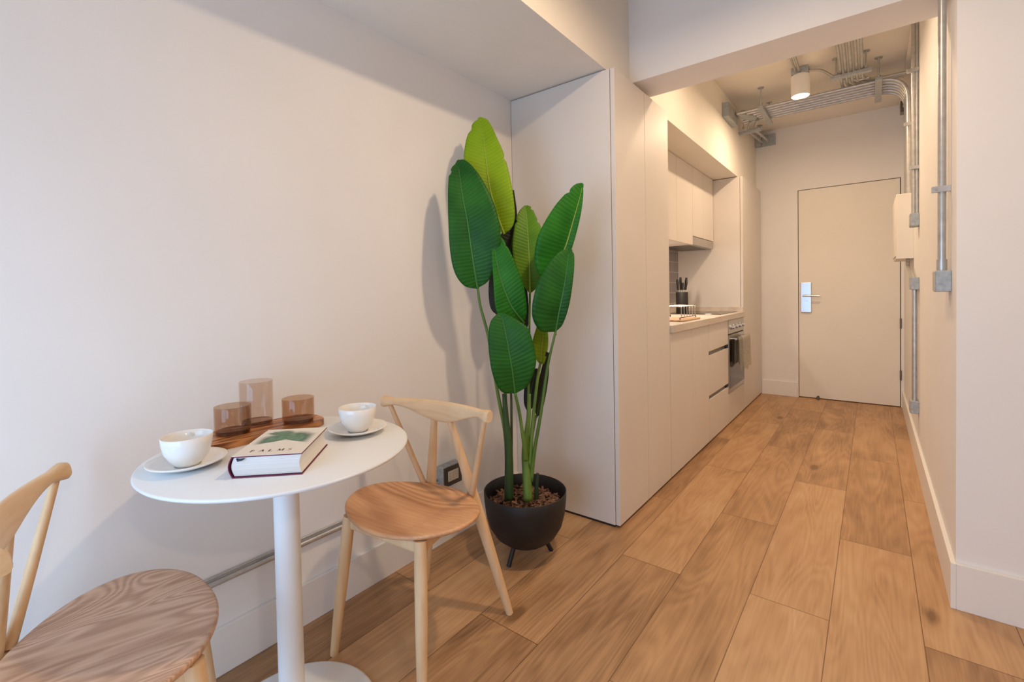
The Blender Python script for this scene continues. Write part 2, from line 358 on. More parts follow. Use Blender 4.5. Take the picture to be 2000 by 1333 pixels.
def copy_tree(o, parent=None):
    c = o.copy(); COL.objects.link(c)
    if parent: c.parent = parent; c.matrix_parent_inverse = Matrix.Identity(4)
    for ch in [q for q in bpy.data.objects if q.parent == o]: copy_tree(ch, c)
    return c
def B(): return bmesh.new()
def box(name, x0, x1, y0, y1, z0, z1, m, parent=None, bev=0, s=False):
    b = B(); add_box(b, x0, x1, y0, y1, z0, z1, bev); return (struct if s else obj)(name, b, m, parent)

# ------------------------------------------------------------------ the room
def build_floor():
    bm = B(); uvp = bm.loops.layers.uv.new('plank'); uve = bm.loops.layers.uv.new('edge'); tn = bm.loops.layers.float_color.new('tone')
    W, L, X0 = .243, 1.266, -.846
    off = {-3: 1.178, -2: 1.811, -1: 1.195, 0: 1.830, 1: 1.205, 2: 1.863, 3: 1.245, 4: 1.900}
    rnd = random.Random(5)
    for k in range(-4, 16):
        x0 = X0+k*W; x1 = x0+W
        if x1 < XL-.05 or x0 > XR2+.05: continue
        y = off.get(k, 1.2+rnd.random()*1.2); y -= L*4
        while y < YD+.05:
            ya, yb = y, y+L; y = yb
            if yb < YB-.1: continue
            cy0 = max(ya, YB-.1); cy1 = min(yb, YD+.05); cx0 = max(x0, XL-.05); cx1 = min(x1, XR2+.05)
            tone = rnd.random(); seed = rnd.random()
            vs = [bm.verts.new((cx0, cy0, 0)), bm.verts.new((cx1, cy0, 0)), bm.verts.new((cx1, cy1, 0)), bm.verts.new((cx0, cy1, 0))]
            f = bm.faces.new(vs)
            for l in f.loops:
                l[uvp].uv = (l.vert.co.x-x0, l.vert.co.y-ya); l[uve].uv = (1, yb-l.vert.co.y); l[tn] = (tone, seed, 0, 1)
    # depth of the slab
    r = bmesh.ops.extrude_face_region(bm, geom=bm.faces[:])
    for g in r['geom']:
        if isinstance(g, bmesh.types.BMVert): g.co.z -= .04
    o = struct('floor', bm, FLOORM, sharp=None)
build_floor()
T_ = .12
box('wall_left', XL-T_, XL, YB-T_, YD+T_, -.04, ZC+.1, WALL, s=True)
b = B()                                                 # far wall with the door opening
DX0, DX1, DZ = -.600, .200, 2.115
add_box(b, XL, DX0-.006, YD, YD+T_, -.04, ZC+.1); add_box(b, DX0-.006, DX1+.006, YD, YD+T_, DZ+.006, ZC+.1)
add_box(b, DX1+.006, XW, YD, YD+T_, -.04, ZC+.1); add_box(b, DX0-.006, DX1+.006, YD+.06, YD+T_, -.04, DZ+.006)
struct('wall_far', b, WALL)
box('wall_right', XW, XW+.14, YK+.14, YD+T_, -.04, ZC+.1, WALL, s=True)
box('wall_column', XW+.0, XR2+T_, YK, YK+.14, -.04, ZC+.1, WALL, s=True)
box('wall_side', XR2, XR2+T_, YB-T_, YK, -.04, ZC+.1, WALL, s=True)
b = B()
add_box(b, XL-T_, WX0, YB-T_, YB, -.04, ZC+.1); add_box(b, WX1, XR2+T_, YB-T_, YB, -.04, ZC+.1)
add_box(b, WX0, WX1, YB-T_, YB, -.04, WZ0); add_box(b, WX0, WX1, YB-T_, YB, WZ1, ZC+.1)
struct('wall_rear', b, WALL)
b = B()
for x in (WX0, (WX0+WX1)/2-.02, WX1-.04): add_box(b, x, x+.04, YB-.09, YB-.04, WZ0, WZ1)
for z in (WZ0, WZ1-.04): add_box(b, WX0, WX1, YB-.09, YB-.04, z, z+.04)
struct('window_1', b, TRIM)
box('ceiling', XL-T_, XR2+T_, 2.42, YD+T_, ZC, ZC+.1, CEIL, s=True)
box('ceiling', XL-T_, XR2+T_, YB-T_, 2.42, ZM, ZM+.1, CEIL, s=True)
box('trim_1', XL, XS, YB, YD, ZS, ZC, CEIL, s=True)                      # boxed-out soffit over the cabinets
box('trim_2', XS, XW, 2.30, 2.53, 2.188, ZC, WALL, s=True)               # beam across the corridor
bh = .16
box('baseboard_left', XL, -1.533, YB, YC, 0, .142, TRIM, s=True, bev=.002)
box('baseboard_right', .212, XW, YK-.015, YD, 0, bh, TRIM, s=True, bev=.002)
box('baseboard_column', XW, XR2, YK-.015, YK, 0, bh, TRIM, s=True, bev=.002)
box('baseboard_far', XC, DX0-.012, YD-.014, YD, 0, .15, TRIM, s=True, bev=.002)
# corridor ceiling edge moulding lines
box('trim_3', XW-.035, XW, 2.53, YD, ZC-.035, ZC, CEIL, s=True)
# door
d = B(); add_box(d, DX0, DX1, YD+.004, YD+.05, .008, DZ, .0015); door = struct('door_1', d, DOORM)
dk = box('door_gap', DX0-.006, DX1+.006, YD+.05, YD+.06, 0, DZ+.006, DARKGAP, door)
e = B(); add_box(e, -.582, -.490, YD-.014, YD+.004, .875, 1.180, .004); plate = obj('lock_plate', e, CHROME, door)
e = B(); add_tube(e, [(-.555, YD-.014, 1.045), (-.555, YD-.055, 1.045)], .011); add_tube(e, [(-.562, YD-.055, 1.045), (-.5, YD-.057, 1.043), (-.415, YD-.055, 1.040)], [.010, .009, .008])
add_lathe(e, [(0, 0), (.006, 0), (.006, .004), (0, .004)], (-.53, YD-.016, .99), 16)
obj('door_handle', e, CHROME, door)
for z in (.30, .78):
    e = B(); add_tube(e, [(DX1+.004, YD-.004, z-.045), (DX1+.004, YD-.004, z+.045)], .007); obj('hinge', e, PLATEG, door)
e = B(); add_tube(e, [(-.435, YD-.004, .026), (-.435, YD-.022, .026), (-.435, YD-.045, .024)], [.009, .008, .014]); add_tube(e, [(-.435, YD-.045, .024), (-.435, YD-.05, .004)], .012)
o = obj('door_stop', e, PLATEG); tag(o, 'small round metal door stop at the foot of the white door', 'door stop')
box('trim_4', XL, XL+.012, 2.75, YT, .958, 1.504, TILE, s=True)

# ------------------------------------------------------------------ kitchen
def cabinet(name, label, x0, x1, y0, y1, z0, z1, front, fronts, near_side=True, plinth=True):
    """carcass, then door panels on the +x side; fronts = [(name,y0,y1,z0,z1)]"""
    t = thing(name, label, 'cabinet', (x1, y0, 0))
    L = lambda q: (q[0]-x1, q[1]-y0, q[2])
    def bx(n, a0, a1, b0, b1, c0, c1, m, par=t, bev=.0012):
        bb = B(); add_box(bb, a0-x1, a1-x1, b0-y0, b1-y0, c0, c1, bev); return obj(n, bb, m, par)
    bx('body', x0, x1-.024, y0, y1, z0 if not plinth else z0+.012, z1, CAB)
    if plinth: bx('plinth', x0, x1-.030, y0+.006, y1, 0, z0+.012, DARKGAP, bev=0)
    for (n, a, c, e0, e1) in fronts: bx(n, x1-.021, x1, a+.002, c-.002, e0, e1, CAB)
    return t, bx
tall, tb = cabinet('tall_cabinet', 'tall flush greige cabinet with two doors beside the potted plant', XL+.002, XC, YC, 2.733, 0, 2.157, None,
        [('door', YC, 2.381, .014, 2.157), ('door', 2.381, 2.732, .014, 2.157)])
base, bb_ = cabinet('base_cabinet', 'low greige base cabinet with two plain doors under the worktop', XL+.002, XC, 2.735, 3.545, 0, .870, None,
        [('door', 2.735, 3.147, .014, .869), ('door', 3.147, 3.545, .014, .869)])
drw, db_ = cabinet('drawer_cabinet', 'greige drawer unit with recessed pulls between doors and oven', XL+.002, XC, 3.547, 4.118, 0, .870, None,
        [('panel', 3.547, 4.118, .672, .869), ('drawer', 3.547, 4.118, .348, .640), ('drawer', 3.547, 4.118, .014, .318)])
for z in (.641, .319):
    db_('finger_pull', XC-.024, XC-.012, 3.56, 4.10, z, z+.028, PLATEG); db_('pull_end', XC-.024, XC-.002, 4.06, 4.116, z+.002, z+.028, BLACK)
ovh, ob_ = cabinet('oven_housing', 'greige cabinet unit that holds the built-in oven', XL+.002, XC, 4.120, 4.698, 0, .870, None,
        [('panel', 4.120, 4.698, .014, .255)])
ft, fb_ = cabinet('tall_end_cabinet', 'tall greige end cabinet between the oven and the entrance wall', XL+.002, XC, YT, YD-.016, 0, 2.157, None,
        [('door', YT, YD-.017, .014, 2.157)])
upper, ub_ = cabinet('wall_cabinet', 'greige wall cabinets with flush doors above the worktop', XL+.002, -1.197, 2.735, 4.696, 1.504, 2.120, None, [], plinth=False)
for o in [q for q in bpy.data.objects if q.parent == upper]: bpy.data.objects.remove(o)
ub_('body', XL+.002, -1.218, 2.735, 4.050, 1.504, 2.160, CAB); ub_('body', XL+.002, -1.218, 4.052, 4.696, 1.580, 2.160, CAB)
for a, c, z in ((2.735, 3.04, 1.504), (3.04, 3.345, 1.504), (3.345, 3.651, 1.504), (3.651, 4.052, 1.504), (4.052, 4.365, 1.580), (4.365, 4.694, 1.580)):
    ub_('door', -1.2165, -1.197, a+.002, c-.002, z, 2.160, CAB)
t = thing('range_hood', 'slim steel range hood fitted under the wall cabinets', 'range hood', (-1.2, 4.37, 1.504))
e = B(); add_box(e, -.33, .001, -.312, .318, .004, .072, .002); obj('housing', e, STEEL, t)
e = B(); add_box(e, -.28, -.05, -.27, .27, 0, .004); obj('filter', e, PLATEG, t)
# worktop
e = B(); add_box(e, XL+.001, -.925, 2.735, YT-.002, .871, .916, .002); wt = obj('worktop', e, COUNTER); tag(wt, 'pale stone worktop running along the kitchen base cabinets', 'worktop')
e = B(); add_box(e, XL+.001, -.945, YT-.014, YT-.0025, .9165, .958, .001); add_box(e, XL+.001, XL+.012, 2.74, YT-.014, .9165, .958, .001)
sp = obj('upstand', e, COUNTER, wt)
# hob
t = thing('ceramic_hob', 'thin black ceramic hob set in the worktop above the oven', 'hob', (-1.22, 4.36, .9165))
e = B(); add_box(e, -.25, .235, -.29, .29, 0, .005, .002); obj('glass_plate', e, BLACKG, t)
for x, y, r in ((-.12, -.14, .09), (.11, -.14, .07), (-.12, .14, .07), (.11, .14, .09)):
    e = B(); add_lathe(e, [(r, .0052), (r-.003, .0052), (r-.003, .0056), (r, .0056)], (x, y, 0), 40, True); obj('cooking_zone', e, PLATEG, t)
# oven
t = thing('built_in_oven', 'stainless steel built-in oven with knobs and dark glass door', 'oven', (XC, 4.409, 0))
y0, y1 = -.284, .284
e = B(); add_box(e, -.0235, .004, y0, y1, .752, .866, .002); obj('control_panel', e, STEEL, t)
e = B(); add_box(e, -.0235, -.004, y0, y1, .742, .752); obj('vent_gap', e, BLACK, t)
e = B(); add_box(e, -.0235, .006, y0, y1, .262, .742, .003); od = obj('oven_door', e, STEEL, t)
e = B(); add_box(e, .0062, .008, y0+.012, y1-.012, .30, .70, .0005); obj('oven_window', e, BLACKG, od)
e = B(); add_tube(e, [(.05, y0+.03, .712), (.05, y1-.03, .712)], .008)
for yy in (y0+.06, y1-.06): add_tube(e, [(.006, yy, .712), (.05, yy, .712)], .006)
obj('oven_handle', e, CHROME, od)
for yy in (-.19, -.07, .06, .17):
    e = B(); add_tube(e, [(.004, yy, .806), (.012, yy, .806), (.0125, yy, .806), (.032, yy, .806)], [.021, .021, .017, .015], 20); obj('knob', e, CHROME, t)
# towels on the oven handle
def towel(name, label, y0, y1, zt, zb, zb2, m, x):
    bm = B(); rnd = random.Random(3); n, k = 26, 14; rows = []
    path = [(x-.022, zb2), (x-.021, zt-.05), (x-.017, zt-.008), (x-.004, zt+.004), (x+.010, zt-.004), (x+.013, zt-.05), (x+.014, (zt+zb)/2), (x+.016, zb)]
    P = cat([(a, 0, c) for a, c in path], n)
    for i, p in enumerate(P):
        row = []
        for j in range(k+1):
            q = j/k; yy = y0+(y1-y0)*q; dep = max(0, (zt-p.z)/.3)
            row.append(bm.verts.new((p.x+(.006*math.sin(q*13+1)*min(1, dep) if p.x > x else 0), yy+.008*math.sin(p.z*30+q)*min(1, dep), p.z+(.012*math.sin(q*9) if i == n else 0))))
        rows.append(row)
    for a, c in zip(rows, rows[1:]):
        for j in range(k): bm.faces.new((a[j], a[j+1], c[j+1], c[j])).smooth = True
    r = bmesh.ops.solidify(bm, geom=bm.faces[:], thickness=.004)
    o = obj(name, bm, m, sharp=60); tag(o, label, 'towel'); return o
towel('dish_towel', 'cream textured towel hanging over the oven handle', 4.335, 4.64, .722, .432, .48, TOWEL, XC+.055)
towel('dish_towel', 'narrow grey cloth hanging on the oven handle beside the cream towel', 4.19, 4.33, .722, .45, .50, TOWELG, XC+.055)
# knife block
kx, ky, kz = -1.35, 4.17, .9165
o_ = on(1331, 612, 'z', kz); kx, ky = o_.x, o_.y+.02
t = thing('knife_block', 'charcoal oval knife block standing on the worktop against the tiles', 'knife block', (kx, ky, kz))
e = B(); add_lathe(e, [(0, 0), (.050, 0), (.052, .004), (.052, .185), (.050, .19), (0, .19)], seg=40); obj('body', e, KNIFEB, t)
kg = 'knives in the charcoal block'
for i, (dx, dy, h, lean, lab) in enumerate(((-.030, -.012, .115, -.05, 'black-handled knife, leftmost in the charcoal knife block'), (-.016, .014, .135, .0, 'tallest black-handled knife on the left side of the block'),
                            (.008, -.014, .085, .05, 'short black-handled knife in the middle of the block'), (.024, .006, .13, .12, 'black-handled knife leaning right in the block'), (.034, -.008, .10, .1, 'shorter black-handled knife at the right rim of the block'))):
    kn = thing('kitchen_knife', lab, 'knife', (kx+dx, ky+dy, kz+.19), 0, kg)
    e = B(); add_box(e, -.001, .001, -.011, .011, .0005, .022); obj('blade', e, CHROME, kn)
    e = B(); add_tube(e, cat([(0, 0, .018), (lean*.4*h, 0, .05), (lean*h, 0, h)], 8), [.008, .009, .0095, .011, .008], 10, sy=1.3); obj('handle', e, BLACK, kn)
# drying rack by the sink
p = on(1322, 626, 'z', .917)
t = thing('dish_rack', 'small wire dish rack on a wooden tray at the near worktop end', 'dish rack', (p.x-.03, p.y+.02, .9165))
e = B(); add_box(e, -.12, .12, -.16, .22, 0, .012, .004); obj('tray', e, wood('pale_rack_wood', (206, 172, 138), (178, 140, 106), axis='Y'), t)
for x in (-.09, .09):
    e = B(); add_tube(e, [(x, -.14, .024), (x, .20, .024)], .0025, 8)
    add_tube(e, [(x, -.14, .012), (x, -.14, .026)], .003, 8); add_tube(e, [(x, .20, .012), (x, .20, .026)], .003, 8); obj('rail', e, BLACK, t)
for k in range(6):
    yy = -.11+k*.06
    e = B(); add_tube(e, cat([(-.09, yy, .026), (-.088, yy, .085), (-.07, yy+.03, .095), (.07, yy+.03, .095), (.088, yy, .085), (.09, yy, .026)], 24), .0022, 8); obj('wire_loop', e, STEEL, t)
# under-cabinet lamp
t = thing('under_cabinet_light', 'slim lit lamp under the wall cabinets above the tiles', 'light', (-1.30, 3.42, 1.5035))
e = B(); add_box(e, -.03, .03, -.08, .08, -.012, -.001, .002); obj('housing', e, LAMPW, t)
e = B(); add_box(e, -.02, .02, -.06, .06, -.0135, -.0122); obj('diffuser', e, EMIT, t)
area('under_cabinet_lamp', (-1.30, 3.62, 1.487), (-1.30, 3.7, .9), .05, .5, 10.0, (1, .84, .68))

# ------------------------------------------------------------------ ceiling lamps
def ceiling_lamp(x, y, zc, power, label, stem=0):
    t = thing('ceiling_lamp', label, 'ceiling lamp', (x, y, zc), 0, 'white cylinder ceiling lamps')
    e = B(); add_box(e, -.055, .055, -.05, .05, -.05, (ZM-zc if abs(zc-2.44) < .01 else 0), .003); mb = obj('mounting_box', e, GALVB, t)
    e = B(); add_lathe(e, [(0, -.02), (.018, -.02), (.018, -.024), (0, -.024)], (0, 0, 0), 20)
    e.free()
    r = .062
    e = B(); add_lathe(e, [(0, -.052), (r-.003, -.052), (r, -.056), (r, -.205), (r-.004, -.207), (r-.006, -.200), (0, -.200)], seg=48); obj('lamp_body', e, LAMPW, t)
    e = B(); add_lathe(e, [(0, -.2015), (r-.007, -.2015), (r-.007, -.204), (0, -.2045)], seg=48); obj('lens', e, EMIT, t)
    l = bpy.data.lights.new('lamp_light', 'AREA'); l.shape = 'DISK'; l.size = .11; l.energy = power; l.color = WARM
    lo = bpy.data.objects.new('lamp_light', l); COL.objects.link(lo); lo.location = (x, y, zc-.209); 
    return t
ceiling_lamp(*LAMPS[0], 'white cylinder ceiling lamp lit in the corridor between the conduits')
ceiling_lamp(*LAMPS[1], 'white cylinder ceiling lamp hidden behind the beam at the corridor entrance')
for L_, lb in zip(LAMPS[2:], ('white cylinder ceiling lamp over the dining end of the room, out of view', 'added white cylinder fill lamp on the right of the room, out of view')): ceiling_lamp(*L_, lb)

# ------------------------------------------------------------------ conduits
def conduit(label, pts, r, n=40, grp='steel conduits along the corridor', sm=True, extra=None, name='conduit'):
    e = B(); add_tube(e, cat(pts, n) if sm else pts, r, 12); 
    if extra: extra(e)
    o = obj(name, e, GALV); tag(o, label, 'pipe', grp); return o
def elbow(p0, c, p1, R, n=8):
    """rounded corner polyline p0 -> c -> p1"""
    p0, c, p1 = map(Vector, (p0, c, p1)); a = (p0-c).normalized(); b_ = (p1-c).normalized()
    out = [p0]
    for i in range(n+1):
        t = i/n; q0 = c+a*R; q1 = c+b_*R
        out.append(q0*(1-t)**2+c*2*t*(1-t)+q1*t*t)
    out.append(p1); return out
ZB_ = 2.635; NB = 6; PZT = on(1750.5, 380, 'y', 4.29).z
ORD = ['first', 'second', 'third', 'fourth', 'fifth', 'last']
for k in range(NB):
    y = 4.41+k*.0585
    pts = elbow((-.925, y, ZB_), (.203, y, ZB_), (.203, y, PZT+.001), .17, 14)
    lab = 'conduit crossing the corridor ceiling and down to the panel, '+ORD[k]+' of six from the lamp'
    conduit(lab, pts, .0122, sm=False, grp='bundle of conduits crossing the ceiling')
for k in range(5):                                   # conduits arriving along the ceiling
    x = -.182+k*.031
    pts = elbow((x, 2.535, 2.70), (x, 3.95, 2.70), (x, 4.12, 2.668), .05)[:-1]+elbow((x, 4.12, 2.668), (x, 4.43+.03*(4-k), 2.664), (x+.30, 4.45+.03*(4-k), 2.664), .14)
    conduit('conduit coming over the beam towards the bundle, '+['leftmost', 'second from left', 'middle one', 'second from right', 'rightmost'][k]+' of five', pts, .0105, sm=False, grp='row of conduits along the ceiling')
def hanger(label, x, y, zt, rods, ch, axis, name='strut_hanger'):
    t = thing(name, label, 'pipe hanger', (x, y, zt), 0, 'strut hangers on the corridor ceiling')
    for (rx, ry, rl) in rods:
        e = B(); add_tube(e, [(rx, ry, 0), (rx, ry, -rl)], .006, 10); add_lathe(e, [(0, 0), (.024, 0), (.024, -.006), (0, -.006)], (rx, ry, 0), 18)
        add_lathe(e, [(0, -rl+.02), (.013, -rl+.02), (.013, -rl+.008), (0, -rl+.008)], (rx, ry, 0), 6); obj('rod', e, GALV, t)
    e = B(); x0, x1, y0, y1, z0, z1 = ch; add_box(e, x0, x1, y0, y1, z0, z1, .002); obj('channel', e, GALVB, t); return t
hanger('strut hanger with one rod left of the corridor lamp', -.727, 4.343, ZC, [(0, 0, .15), (0, .40, .15)], (-.021, .021, -.04, .45, -.185, -.162), 'y')
hanger('strut hanger with one rod near the right wall', .036, 4.343, ZC, [(0, 0, .15), (0, .40, .15)], (-.021, .021, -.07, .45, -.185, -.162), 'y')
hanger('flat strut trapeze on two rods under the row of ceiling conduits', -.122, 4.16, ZC, [(-.086, 0, .125), (.086, 0, .125)], (-.12, .12, -.02, .02, -.150, -.128), 'x')
# grey box on the left wall and its bend
t = thing('junction_box', 'long grey junction box on the left wall under the ceiling', 'junction box', (XS, 4.18, 2.61), 0, 'galvanised junction boxes')
e = B(); add_box(e, .001, .05, 0, .33, -.055, .06, .003); obj('body', e, GALVB, t)
e = B(); add_box(e, .05, .053, .01, .32, -.045, .05, .001); obj('cover', e, GALV, t)
t = thing('flexible_conduit', 'thick ribbed connector joining conduit bundle to the left wall box', 'pipe fitting', (-.93, 4.43, 2.63))
for k in range(7):
    pass
e = B(); P = cat([(0, 0, .012), (.05, .02, -.004), (.12, .12, .0)], 30)
for k in range(5): add_tube(e, [q+Vector((0, k*.028, 0)) for q in P], [.0135+.001*(i % 2) for i in range(31)], 10)
obj('sleeve', e, GALVB, t)
# conduits to the double box on the far wall
for i, x in enumerate((-.915, -.86)):
    conduit(['short conduit to the pair of end-wall boxes, nearer the left wall', 'short conduit to the pair of end-wall boxes, farther from the left wall'][i], [(x+.06, 4.62, 2.61), (x+.02, 4.74, 2.60), (x, 4.9, 2.60), (x, 5.2, 2.63), (x, 5.54, 2.66)], .011, grp='short conduits to the double box')
hanger('small strut bracket carrying the short conduits beside the left wall', -.90, 4.80, ZC, [(-.05, 0, .17)], (-.085, .10, -.02, .02, -.215, -.192), 'x')
hanger('thin threaded rod above the double box on the end wall', -.903, 5.329, ZC, [(0, 0, .10)], (-.02, .02, -.02, .02, -.115, -.10), 'x')
for i, (x0, x1, lab) in enumerate(((-1.05+.06, -.925, 'square galvanised box, left of the pair on the end wall'), (-.922, -.80, 'open galvanised box, right of the pair on the end wall'))):
    t = thing('junction_box', lab, 'junction box', ((x0+x1)/2, YD, 2.68), 0, 'galvanised junction boxes')
    hw = (x1-x0)/2
    e = B(); add_box(e, -hw, hw, -.045, 0, -.055, .055, .002); obj('body', e, GALVB, t)
    e = B(); add_box(e, -hw+.004, hw-.004, -.048, -.045, -.05, .05, .001); add_tube(e, [(0, -.045, 0), (0, -.050, 0)], .018, 24); obj('cover', e, GALV if i == 0 else GALVB, t)
# electrical panel on the right wall
pa = on(1750.5, 380, 'y', 4.29); pb = on(1754, 506, 'y', 4.29)
t = thing('electrical_panel', 'white electrical panel on the right wall beside the door', 'electrical panel', (XW, 4.29, 0))
xw_ = max(.09, XW-pa.x)
e = B(); add_box(e, -xw_, 0, 0, .50, pb.z, pa.z, .003); obj('cabinet', e, DOORM, t)
e = B(); add_box(e, -xw_-.006, -xw_, .02, .48, pb.z+.02, pa.z-.02, .002); obj('panel_door', e, DOORM, t)
# boxes on the right wall
def wall_box(lab, y, u0, u1, v0, v1, ylen, xw=XW):
    a = on(u0, v0, 'y', y); c = on(u1, v1, 'y', y); dx = xw-a.x
    t = thing('junction_box', lab, 'junction box', (xw, y, (a.z+c.z)/2), 0, 'galvanised junction boxes')
    h = abs(a.z-c.z)/2
    e = B(); add_box(e, -dx, 0, 0, ylen, -h, h, .003); obj('body', e, GALVB, t)
    e = B(); add_tube(e, [(-dx/2, -.0015, 0), (-dx/2, .001, 0)], min(dx, h)*.36, 24); add_tube(e, [(-dx/2, -.0022, 0), (-dx/2, .001, 0)], min(dx, h)*.26, 24); obj('knockout', e, GALVB, t)
    e = B(); add_box(e, -dx-.002, -dx, .004, ylen-.004, -h+.003, h-.003, .0008); obj('cover', e, GALV, t)
    return a, c
YJ = 3.80
A1 = wall_box('galvanised box on the right wall beside the electrical panel, topmost of three in line', YJ, 1778, 1795.5, 417, 441, .10)
A2 = wall_box('galvanised box on the right wall just below the electrical panel', YJ, 1778, 1796, 542, 566, .10)
A3 = wall_box('galvanised box low on the right wall above the baseboard', YJ, 1778, 1796, 784, 810, .10)
A4 = wall_box('largest galvanised box, end of the thick conduit near the wall corner', 2.317, 1828, 1859, 529, 570, .10)
q = on(1786.5, 650, 'y', YJ+.03)
conduit('steel conduit linking the two lower boxes on the right wall', [(q.x, YJ+.04, A3[0].z), (q.x, YJ+.04, A2[1].z)], .0135, n=4)
for i, uu in enumerate((1784, 1791)):
    q = on(uu, 350, 'y', YJ+.04)
    conduit(['thin conduit rising to the ceiling, left of the pair above the top box', 'thin conduit rising to the ceiling, right of the pair above the top box'][i], [(q.x, YJ+.04, A1[0].z), (q.x, YJ+.04, ZC)], .0105, n=4)
q = on(1773, 525, 'y', 4.3); conduit('dark short conduit leaving the underside of the electrical panel', [(XW-.03, 4.33, pb.z), (XW-.03, 4.33, pb.z-.05), (XW-.022, 4.1, A2[0].z+.02), (XW-.02, 3.9, A2[0].z-.02)], .012, n=20)
q = on(1840.5, 300, 'y', 2.35)
def coup(e):
    add_tube(e, [(q.x, 2.36, A4[0].z), (q.x, 2.36, A4[0].z+.042)], .0155, 16)
conduit('thick steel conduit running from the ceiling down to the largest box', [(q.x, 2.36, A4[0].z), (q.x, 2.36, ZC)], .0122, n=4, extra=coup)
def clamp(lab, u0, u1, v, y, h=.022):
    a = on(u0, v, 'y', y); c = on(u1, v, 'y', y)
    t = thing('conduit_clamp', lab, 'clamp', (a.x, y, a.z), 0, 'conduit clamps on the right wall')
    e = B(); add_box(e, 0, XW-a.x, 0, .02, -h/2, h/2, .001); obj('strap', e, GALV, t)
    e = B(); add_tube(e, [(.012, -.003, 0), (.012, .0, 0)], .005, 6); obj('screw', e, STEEL, t)
clamp('steel clamp holding the thick conduit at the wall corner', 1820, 1855, 371, 2.342)
clamp('small clamp on the thin conduit pair above the panel', 1776, 1793, 328, YJ+.015)
clamp('small clamp high on the conduits near the ceiling by the door', 1765, 1785, 243, 4.35)
clamp('small clamp on the thin conduit pair close to the ceiling', 1771, 1791, 139, YJ+.015)
q = on(1762, 262, 'y', 4.75)
t = thing('junction_box', 'small dark box behind the conduits in the upper door corner', 'junction box', (XW, 4.90, 2.56), 0, 'galvanised junction boxes')
e = B(); add_box(e, -.05, 0, 0, .09, -.045, .045, .003); obj('body', e, PLATEG, t)
e = B(); add_tube(e, [(-.025, -.002, 0), (-.025, .001, 0)], .012, 20); obj('knockout', e, GALV, t)
# lamp feed conduit
conduit('short twin conduit feeding the corridor lamp from the beam side', [(-.431, 2.535, 2.745), (-.431, 4.125, 2.745)], .010, n=4, grp='lamp feed conduits')
conduit('second short conduit beside the lamp feed pipe', [(-.455, 2.535, 2.745), (-.455, 4.125, 2.745)], .007, n=4, grp='lamp feed conduits')
conduit('thin conduit curving from the corridor lamp box into the crossing bundle', [(-.377, 4.18, 2.755), (-.30, 4.22, 2.745), (-.22, 4.30, 2.70), (-.10, 4.36, 2.665), (-.02, 4.372, 2.665)], .009, n=30, grp='lamp feed conduits')
# left wall conduit and socket
YO = 1.424
conduit('thin dark conduit along the left wall above the baseboard', [(XL+.012, -.6, .283), (XL+.012, YO+.002, .283)], .0085, n=4, grp='left wall conduits')
conduit('second thin pipe hugging the left wall above the first', [(XL+.006, -.6, .299), (XL+.006, YO+.002, .299)], .0035, n=4, grp='left wall conduits')
t = thing('power_socket', 'surface power socket in a grey metal box on the left wall', 'socket', (XL, 1.424, .308))
e = B(); add_box(e, .0, .042, 0, .115, -.046, .046, .003); obj('back_box', e, GALVB, t)
e = B(); add_box(e, .042, .046, .002, .113, -.044, .044, .001); fp = obj('face_plate', e, PLATEG, t)
e = B(); add_box(e, .046, .0485, .025, .090, -.023, .023, .001); si = obj('socket_insert', e, SOCKET, fp)
e = B()
for yy in (.036, .0575, .079):
    for zz in (-.012, 0, .012): add_tube(e, [(.0484, yy, zz), (.0492, yy, zz)], .0014, 8)
e2 = e; so = obj('socket_holes', e2, BLACK, t)

